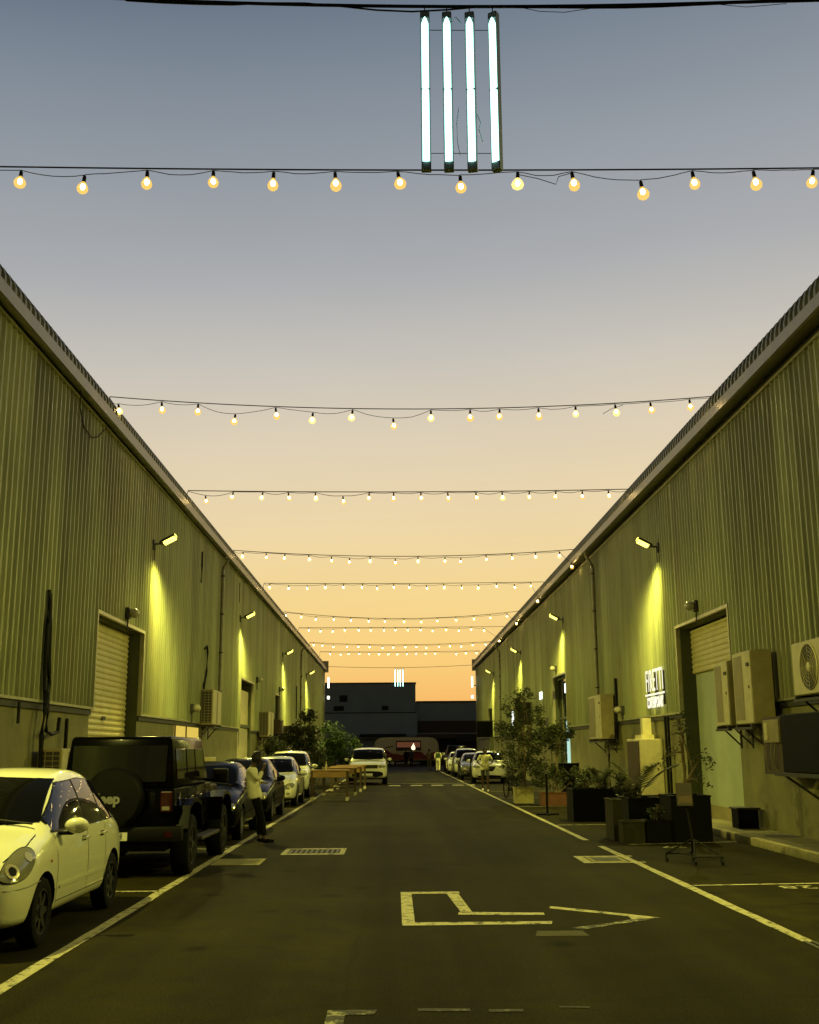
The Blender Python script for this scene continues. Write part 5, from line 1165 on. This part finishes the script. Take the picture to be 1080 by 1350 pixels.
# wheeled sign holder
t = thing('wheeled_sign', 'black sign holder on four small casters in the right parking bay', 'sign holder', (4.50, 17.2, 0))
b = B()
for dy, dx in ((-.30, .14), (.30, -.14)):
    b.tube([(-.22 + dx, dy, .12), (.22 + dx, dy, .12)], .016, 6); b.tube([(-.20 + dx, dy, .12), (0, dy * .25, .34)], .014, 6); b.tube([(.20 + dx, dy, .12), (0, dy * .25, .34)], .014, 6)
b.tube([(.14, -.30, .12), (-.14, .30, .12)], .014, 6); b.obj('caster_frame', 'cable_black', t)
for dy, dx in ((-.30, .14), (.30, -.14)):
    for q in (-.2, .2): B().cyl((q + dx - .015, dy, .045), (q + dx + .015, dy, .045), .045, n=14).bb(q + dx - .02, q + dx + .02, dy - .015, dy + .015, .05, .12).obj('caster', 'cable_black', t)
B().tube([(0, 0, .30), (-.05, 0, .7), (-.08, 0, .84)], .016, 6).obj('pole', 'cable_black', t)
b = B(); b.box((-.10, -.02, 1.0), (.24, .03, .34), Matrix.Rotation(R(-8), 4, 'X'), bev=.004); b.obj('board', 'sign_board', t)
B().box((-.10, -.043, .93), (.20, .006, .10), Matrix.Rotation(R(-8), 4, 'X')).obj('notice_strip', 'wood_dark', t)
# stanchion and bicycle
t = thing('stanchion', 'black stanchion post with pale base beside the person in shorts', 'post', (3.62, 53.5, 0)); B().cyl((0, 0, 0), (0, 0, .05), .19, n=20).obj('base_plate', 'white_foot', t); B().cyl((0, 0, .051), (0, 0, 1.15), .03, n=10).sph((0, 0, 1.17), .045).obj('pole', 'cable_black', t)
t = thing('bicycle', 'black bicycle parked behind the stone planter', 'bicycle', (4.15, 40.5, 0), R(68))
for x in (-.52, .52):
    w_ = B().lathe([(.335, -.018), (.335, .018), (.30, .014), (.30, -.014)], 36, Matrix.Translation((x, 0, .335)) @ Matrix.Rotation(R(90), 4, 'X'), closed=True).obj('wheel', 'rubber', t); b = B()
    for k in range(16): a = k * math.pi / 8; b.cyl((x, 0, .335), (x + .3 * math.cos(a), 0, .335 + .3 * math.sin(a)), .002, n=3)
    b.cyl((x, -.03, .335), (x, .03, .335), .02, n=8); b.obj('spokes', 'alloy', w_)
b = B()
for p_ in ([(-.52, 0, .335), (-.1, 0, .3)], [(-.52, 0, .335), (-.22, 0, .78)], [(-.1, 0, .3), (-.24, 0, .85)], [(-.1, 0, .3), (.36, 0, .72)], [(-.22, 0, .76), (.34, 0, .80)], [(.34, 0, .88), (.38, 0, .66), (.52, 0, .335)]): b.tube(p_, .018, 7)
b.obj('frame', 'cable_black', t); B().tube([(.34, -.27, .98), (.38, -.2, .96), (.34, 0, .95), (.38, .2, .96), (.34, .27, .98)], .013, 6).cyl((.34, 0, .86), (.34, 0, .95), .013).obj('handlebar', 'cable_black', t)
B().box((-.25, 0, .90), (.26, .13, .05), bev=.02).obj('saddle', 'cable_black', t); B().cyl((-.1, -.06, .3), (-.1, .06, .3), .08, n=16).cyl((-.1, .07, .3), (.05, .07, .22), .01).box((.05, .11, .22), (.08, .08, .02)).obj('pedals', 'bracket', t)

# ------------------------------------------------------------------ people
def skin_mesh(name, chains, m, parent, sub=2):
    me = bpy.data.meshes.new(name); vs = []; es = []; rad = []; idx = {}
    for ch in chains:
        prev = None
        for p, r in ch:
            k = tuple(round(c, 4) for c in p)
            if k not in idx: idx[k] = len(vs); vs.append(p); rad.append(r)
            if prev is not None and prev != idx[k]: es.append((prev, idx[k]))
            prev = idx[k]
    me.from_pydata(vs, es, []); o = bpy.data.objects.new(name, me); COL.objects.link(o)
    sk = o.modifiers.new('k', 'SKIN'); sk.use_smooth_shade = True
    for v, r in zip(me.skin_vertices[0].data, rad): v.radius = r if isinstance(r, tuple) else (r, r); v.use_root = False
    me.skin_vertices[0].data[0].use_root = True
    s = o.modifiers.new('s', 'SUBSURF'); s.levels = sub; s.render_levels = sub
    e = evaluated(o); bpy.data.objects.remove(o); e.materials.clear(); e.materials.append(M[m]); e.shade_smooth(); e.name = name
    return link(name, e, parent)
def V(*a): return Vector(a)
def person(label, loc, rz, J, skin='skin', top='shirt_white', trousers='cloth_black', short=False, sleeves=True, shoes='cloth_black', hairlen=.0, sc_=1, hs=1):
    # J: joints in metres, figure faces +y locally
    t = thing('person', label, 'person', loc, rz); t.scale = (sc_, sc_, sc_)
    pel, wst, chs, nck, hd = [V(*J[k]) for k in ('pelvis', 'waist', 'chest', 'neck', 'head')]
    T = lambda v: tuple(v); uc = chs.lerp(nck, .45)
    up = (hd - nck).normalized(); fw = V(*J.get('face', (0, 1, 0))).normalized()
    ch = [[(T(pel), (.135, .10)), (T(wst), (.125, .09)), (T(chs), (.14, .10)), (T(uc), (.125, .085)), (T(nck - up * .05), (.055, .055)), (T(nck), (.052, .052)), (T(hd - up * .05), (.070, .078)), (T(hd + up * .02), (.078, .088)), (T(hd + up * .085), (.060, .070))]]
    shirt = [[(T(pel - V(0, .0, .12)), (.20, .16)), (T(pel - V(0, 0, .02)), (.19, .15)), (T(wst), (.17, .135)), (T(chs), (.175, .13)), (T(uc), (.15, .105)), (T(nck - up * .05), (.085, .08))]]
    leg = [[(T(pel + V(0, 0, .05)), (.15, .12)), (T(pel), (.15, .12))]]
    shoe = []
    for s, sn in ((-1, 'l'), (1, 'r')):
        sh_, el, wr = [V(*J[k + sn]) for k in ('sh', 'el', 'wr')]; hp_, kn, an = [V(*J[k + sn]) for k in ('hp', 'kn', 'an')]
        ch.append([(T(uc), (.125, .085)), (T(sh_), .048), (T(sh_.lerp(el, .5)), .045), (T(el), .038), (T(el.lerp(wr, .4)), .036), (T(wr), .024)])
        d = (wr - el).normalized(); palm_ = wr + d * .055; ch[-1] += [(T(palm_), (.034, .018))]
        side = d.cross(V(0, 0, 1)); side = side.normalized() if side.length > .1 else V(1, 0, 0); curl = d.cross(side).normalized()
        for k, (off, ln) in enumerate(((-.027, .055), (-.009, .068), (.009, .064), (.026, .050))):
            r0 = palm_ + side * off + d * .03; ch.append([(T(palm_), (.034, .018)), (T(r0), .009), (T(r0 + d * ln * .5 + curl * .008), .008), (T(r0 + d * ln * .8 + curl * .028), .006)])
        th = wr + d * .02 + side * .03; ch.append([(T(wr), .024), (T(th), .011), (T(th + d * .035 + side * .015), .009)])
        ch.append([(T(pel), (.135, .10)), (T(hp_), .082), (T(hp_.lerp(kn, .5)), .070), (T(kn), .052), (T(kn.lerp(an, .35)), .050), (T(an), .034), (T(an + V(0, .02, -.05)), .036), (T(an + V(0, .14, -.065)), .030)])
        e2 = sh_.lerp(el, .75) if short or not sleeves else el
        shirt.append([(T(uc), (.15, .105)), (T(sh_), .060), (T(sh_.lerp(el, .5)), .064), (T(e2), .060)] + ([] if (short or not sleeves) else [(T(el.lerp(wr, .8)), .042)]))
        leg.append([(T(pel), (.15, .12)), (T(hp_), .10), (T(hp_.lerp(kn, .5)), .088), (T(kn if not short else hp_.lerp(kn, .92)), .072)] + ([] if short else [(T(kn.lerp(an, .5)), .062), (T(an + V(0, 0, .02)), .056)]))
        shoe.append([(T(an + V(0, -.04, -.05)), .042), (T(an + V(0, .06, -.058)), .042), (T(an + V(0, .15, -.066)), .034), (T(an + V(0, .19, -.07)), .026)])
    body = skin_mesh('body', ch, skin, t)
    skin_mesh('shirt', shirt, top, t); skin_mesh('trousers', leg, trousers, t)
    for k in range(2): skin_mesh('shoe', [shoe[k]], shoes, t)
    # hair cap, face
    hb = hd + up * .045 - fw * .015
    hr = B().sph((0, 0, 0), .102, 18, (.88, 1.02, 1.08))
    for v in hr.bm.verts:
        if v.co.y > .045 and v.co.z < .055: v.co.y = .045 - abs(v.co.z) * .1
        if hairlen and v.co.z < -.02: v.co.z -= hairlen
        v.co *= hs * (1 + random.uniform(-.03, .03) * hs ** 4)
    rot = fw.to_track_quat('Y', 'Z').to_matrix().to_4x4(); bmesh.ops.transform(hr.bm, matrix=Matrix.Translation(hb) @ rot, verts=hr.bm.verts); hr.obj('hair', 'hair', t, 60)
    sd = fw.cross(up).normalized()
    B().sph(hd + fw * .092 - up * .0, .013, 8, (.8, 1.2, 1.6)).obj('nose', skin, t, 60)
    for q in (-1, 1):
        B().sph(hd + fw * .080 + sd * q * .030 + up * .025, .009, 8).obj('eye', 'hair', t, 60); B().sph(hd + sd * q * .076 + up * .0, .022, 8, (.6, 1, 1.4)).obj('ear', skin, t, 60)
    B().sph(hd + fw * .082 - up * .036, .016, 8, (1.2, .5, .35)).obj('mouth', 'trailer_red', t, 60)
    return t
# leaning smoker: faces +x in the world (local +y), back against the black saloon
lean = dict(pelvis=(0, .0, .88), waist=(0, -.05, 1.02), chest=(0, -.08, 1.24), neck=(0, -.04, 1.42), head=(0, .02, 1.52), face=(-.15, 1, -.25),
    shl=(-.17, -.09, 1.33), ell=(-.20, .02, 1.10), wrl=(-.02, .15, 1.10), shr=(.17, -.09, 1.33), elr=(.20, .08, 1.15), wrr=(.08, .14, 1.36),
    hpl=(-.09, .0, .84), knl=(-.10, .09, .46), anl=(-.10, .07, .09), hpr=(.09, .0, .84), knr=(.10, .13, .47), anr=(.11, .20, .09))
person('person in loose white shirt and black trousers leaning on the black saloon, hand at face', (-2.66, 21.75, 0), -R(90), lean, 'skin_dark', 'shirt_white', 'cloth_black', hs=1.2)
walk = dict(pelvis=(0, 0, .92), waist=(0, .0, 1.06), chest=(0, .01, 1.28), neck=(0, .02, 1.46), head=(0, .04, 1.57),
    shl=(-.18, .01, 1.39), ell=(-.25, -.05, 1.13), wrl=(-.24, .05, .90), shr=(.18, .01, 1.39), elr=(.25, .0, 1.13), wrr=(.24, .12, .92),
    hpl=(-.09, 0, .88), knl=(-.10, .12, .50), anl=(-.10, .10, .09), hpr=(.09, 0, .88), knr=(.10, .02, .48), anr=(.10, -.20, .12))
shorts = dict(walk); shorts.update(ell=(-.32, -.04, 1.15), wrl=(-.16, .14, 1.05), elr=(.32, -.04, 1.15), wrr=(.20, .14, 1.05))
person('person in a patterned pale yellow shirt and dark shorts walking toward the camera at right', (3.72, 46.3, 0), R(178), shorts, 'skin_dark', 'shirt_pattern', 'cloth_grey', True, False, 'shoe_white', sc_=1.02)
person('person dressed in white with a green back panel walking away down the lane', (3.30, 85.2, 0), R(-4), walk, 'skin_dark', 'shirt_white', 'shirt_white', shoes='cloth_black')
t = B().box((3.30, 85.06, 1.24), (.30, .10, .34), bev=.04).obj('backpack', 'cloth_green'); tag(t, 'green backpack on the back of the person dressed in white', 'backpack')
person('person in dark clothes walking left of the one dressed in white', (2.85, 92.0, 0), R(6), walk, 'skin_dark', 'trailer_dark', 'cloth_grey')
stand = dict(walk); stand.update(knl=(-.10, .02, .49), anl=(-.11, .0, .09), knr=(.10, .02, .49), anr=(.11, .02, .09))
person('left one of two people in dark clothes standing at the food trailer', (1.15, 110.0, 0), R(20), stand, 'skin_dark', 'cloth_black', 'cloth_black')
person('right one of two people in dark clothes standing at the food trailer', (1.65, 110.6, 0), R(-25), stand, 'skin_dark', 'cloth_grey', 'cloth_black')
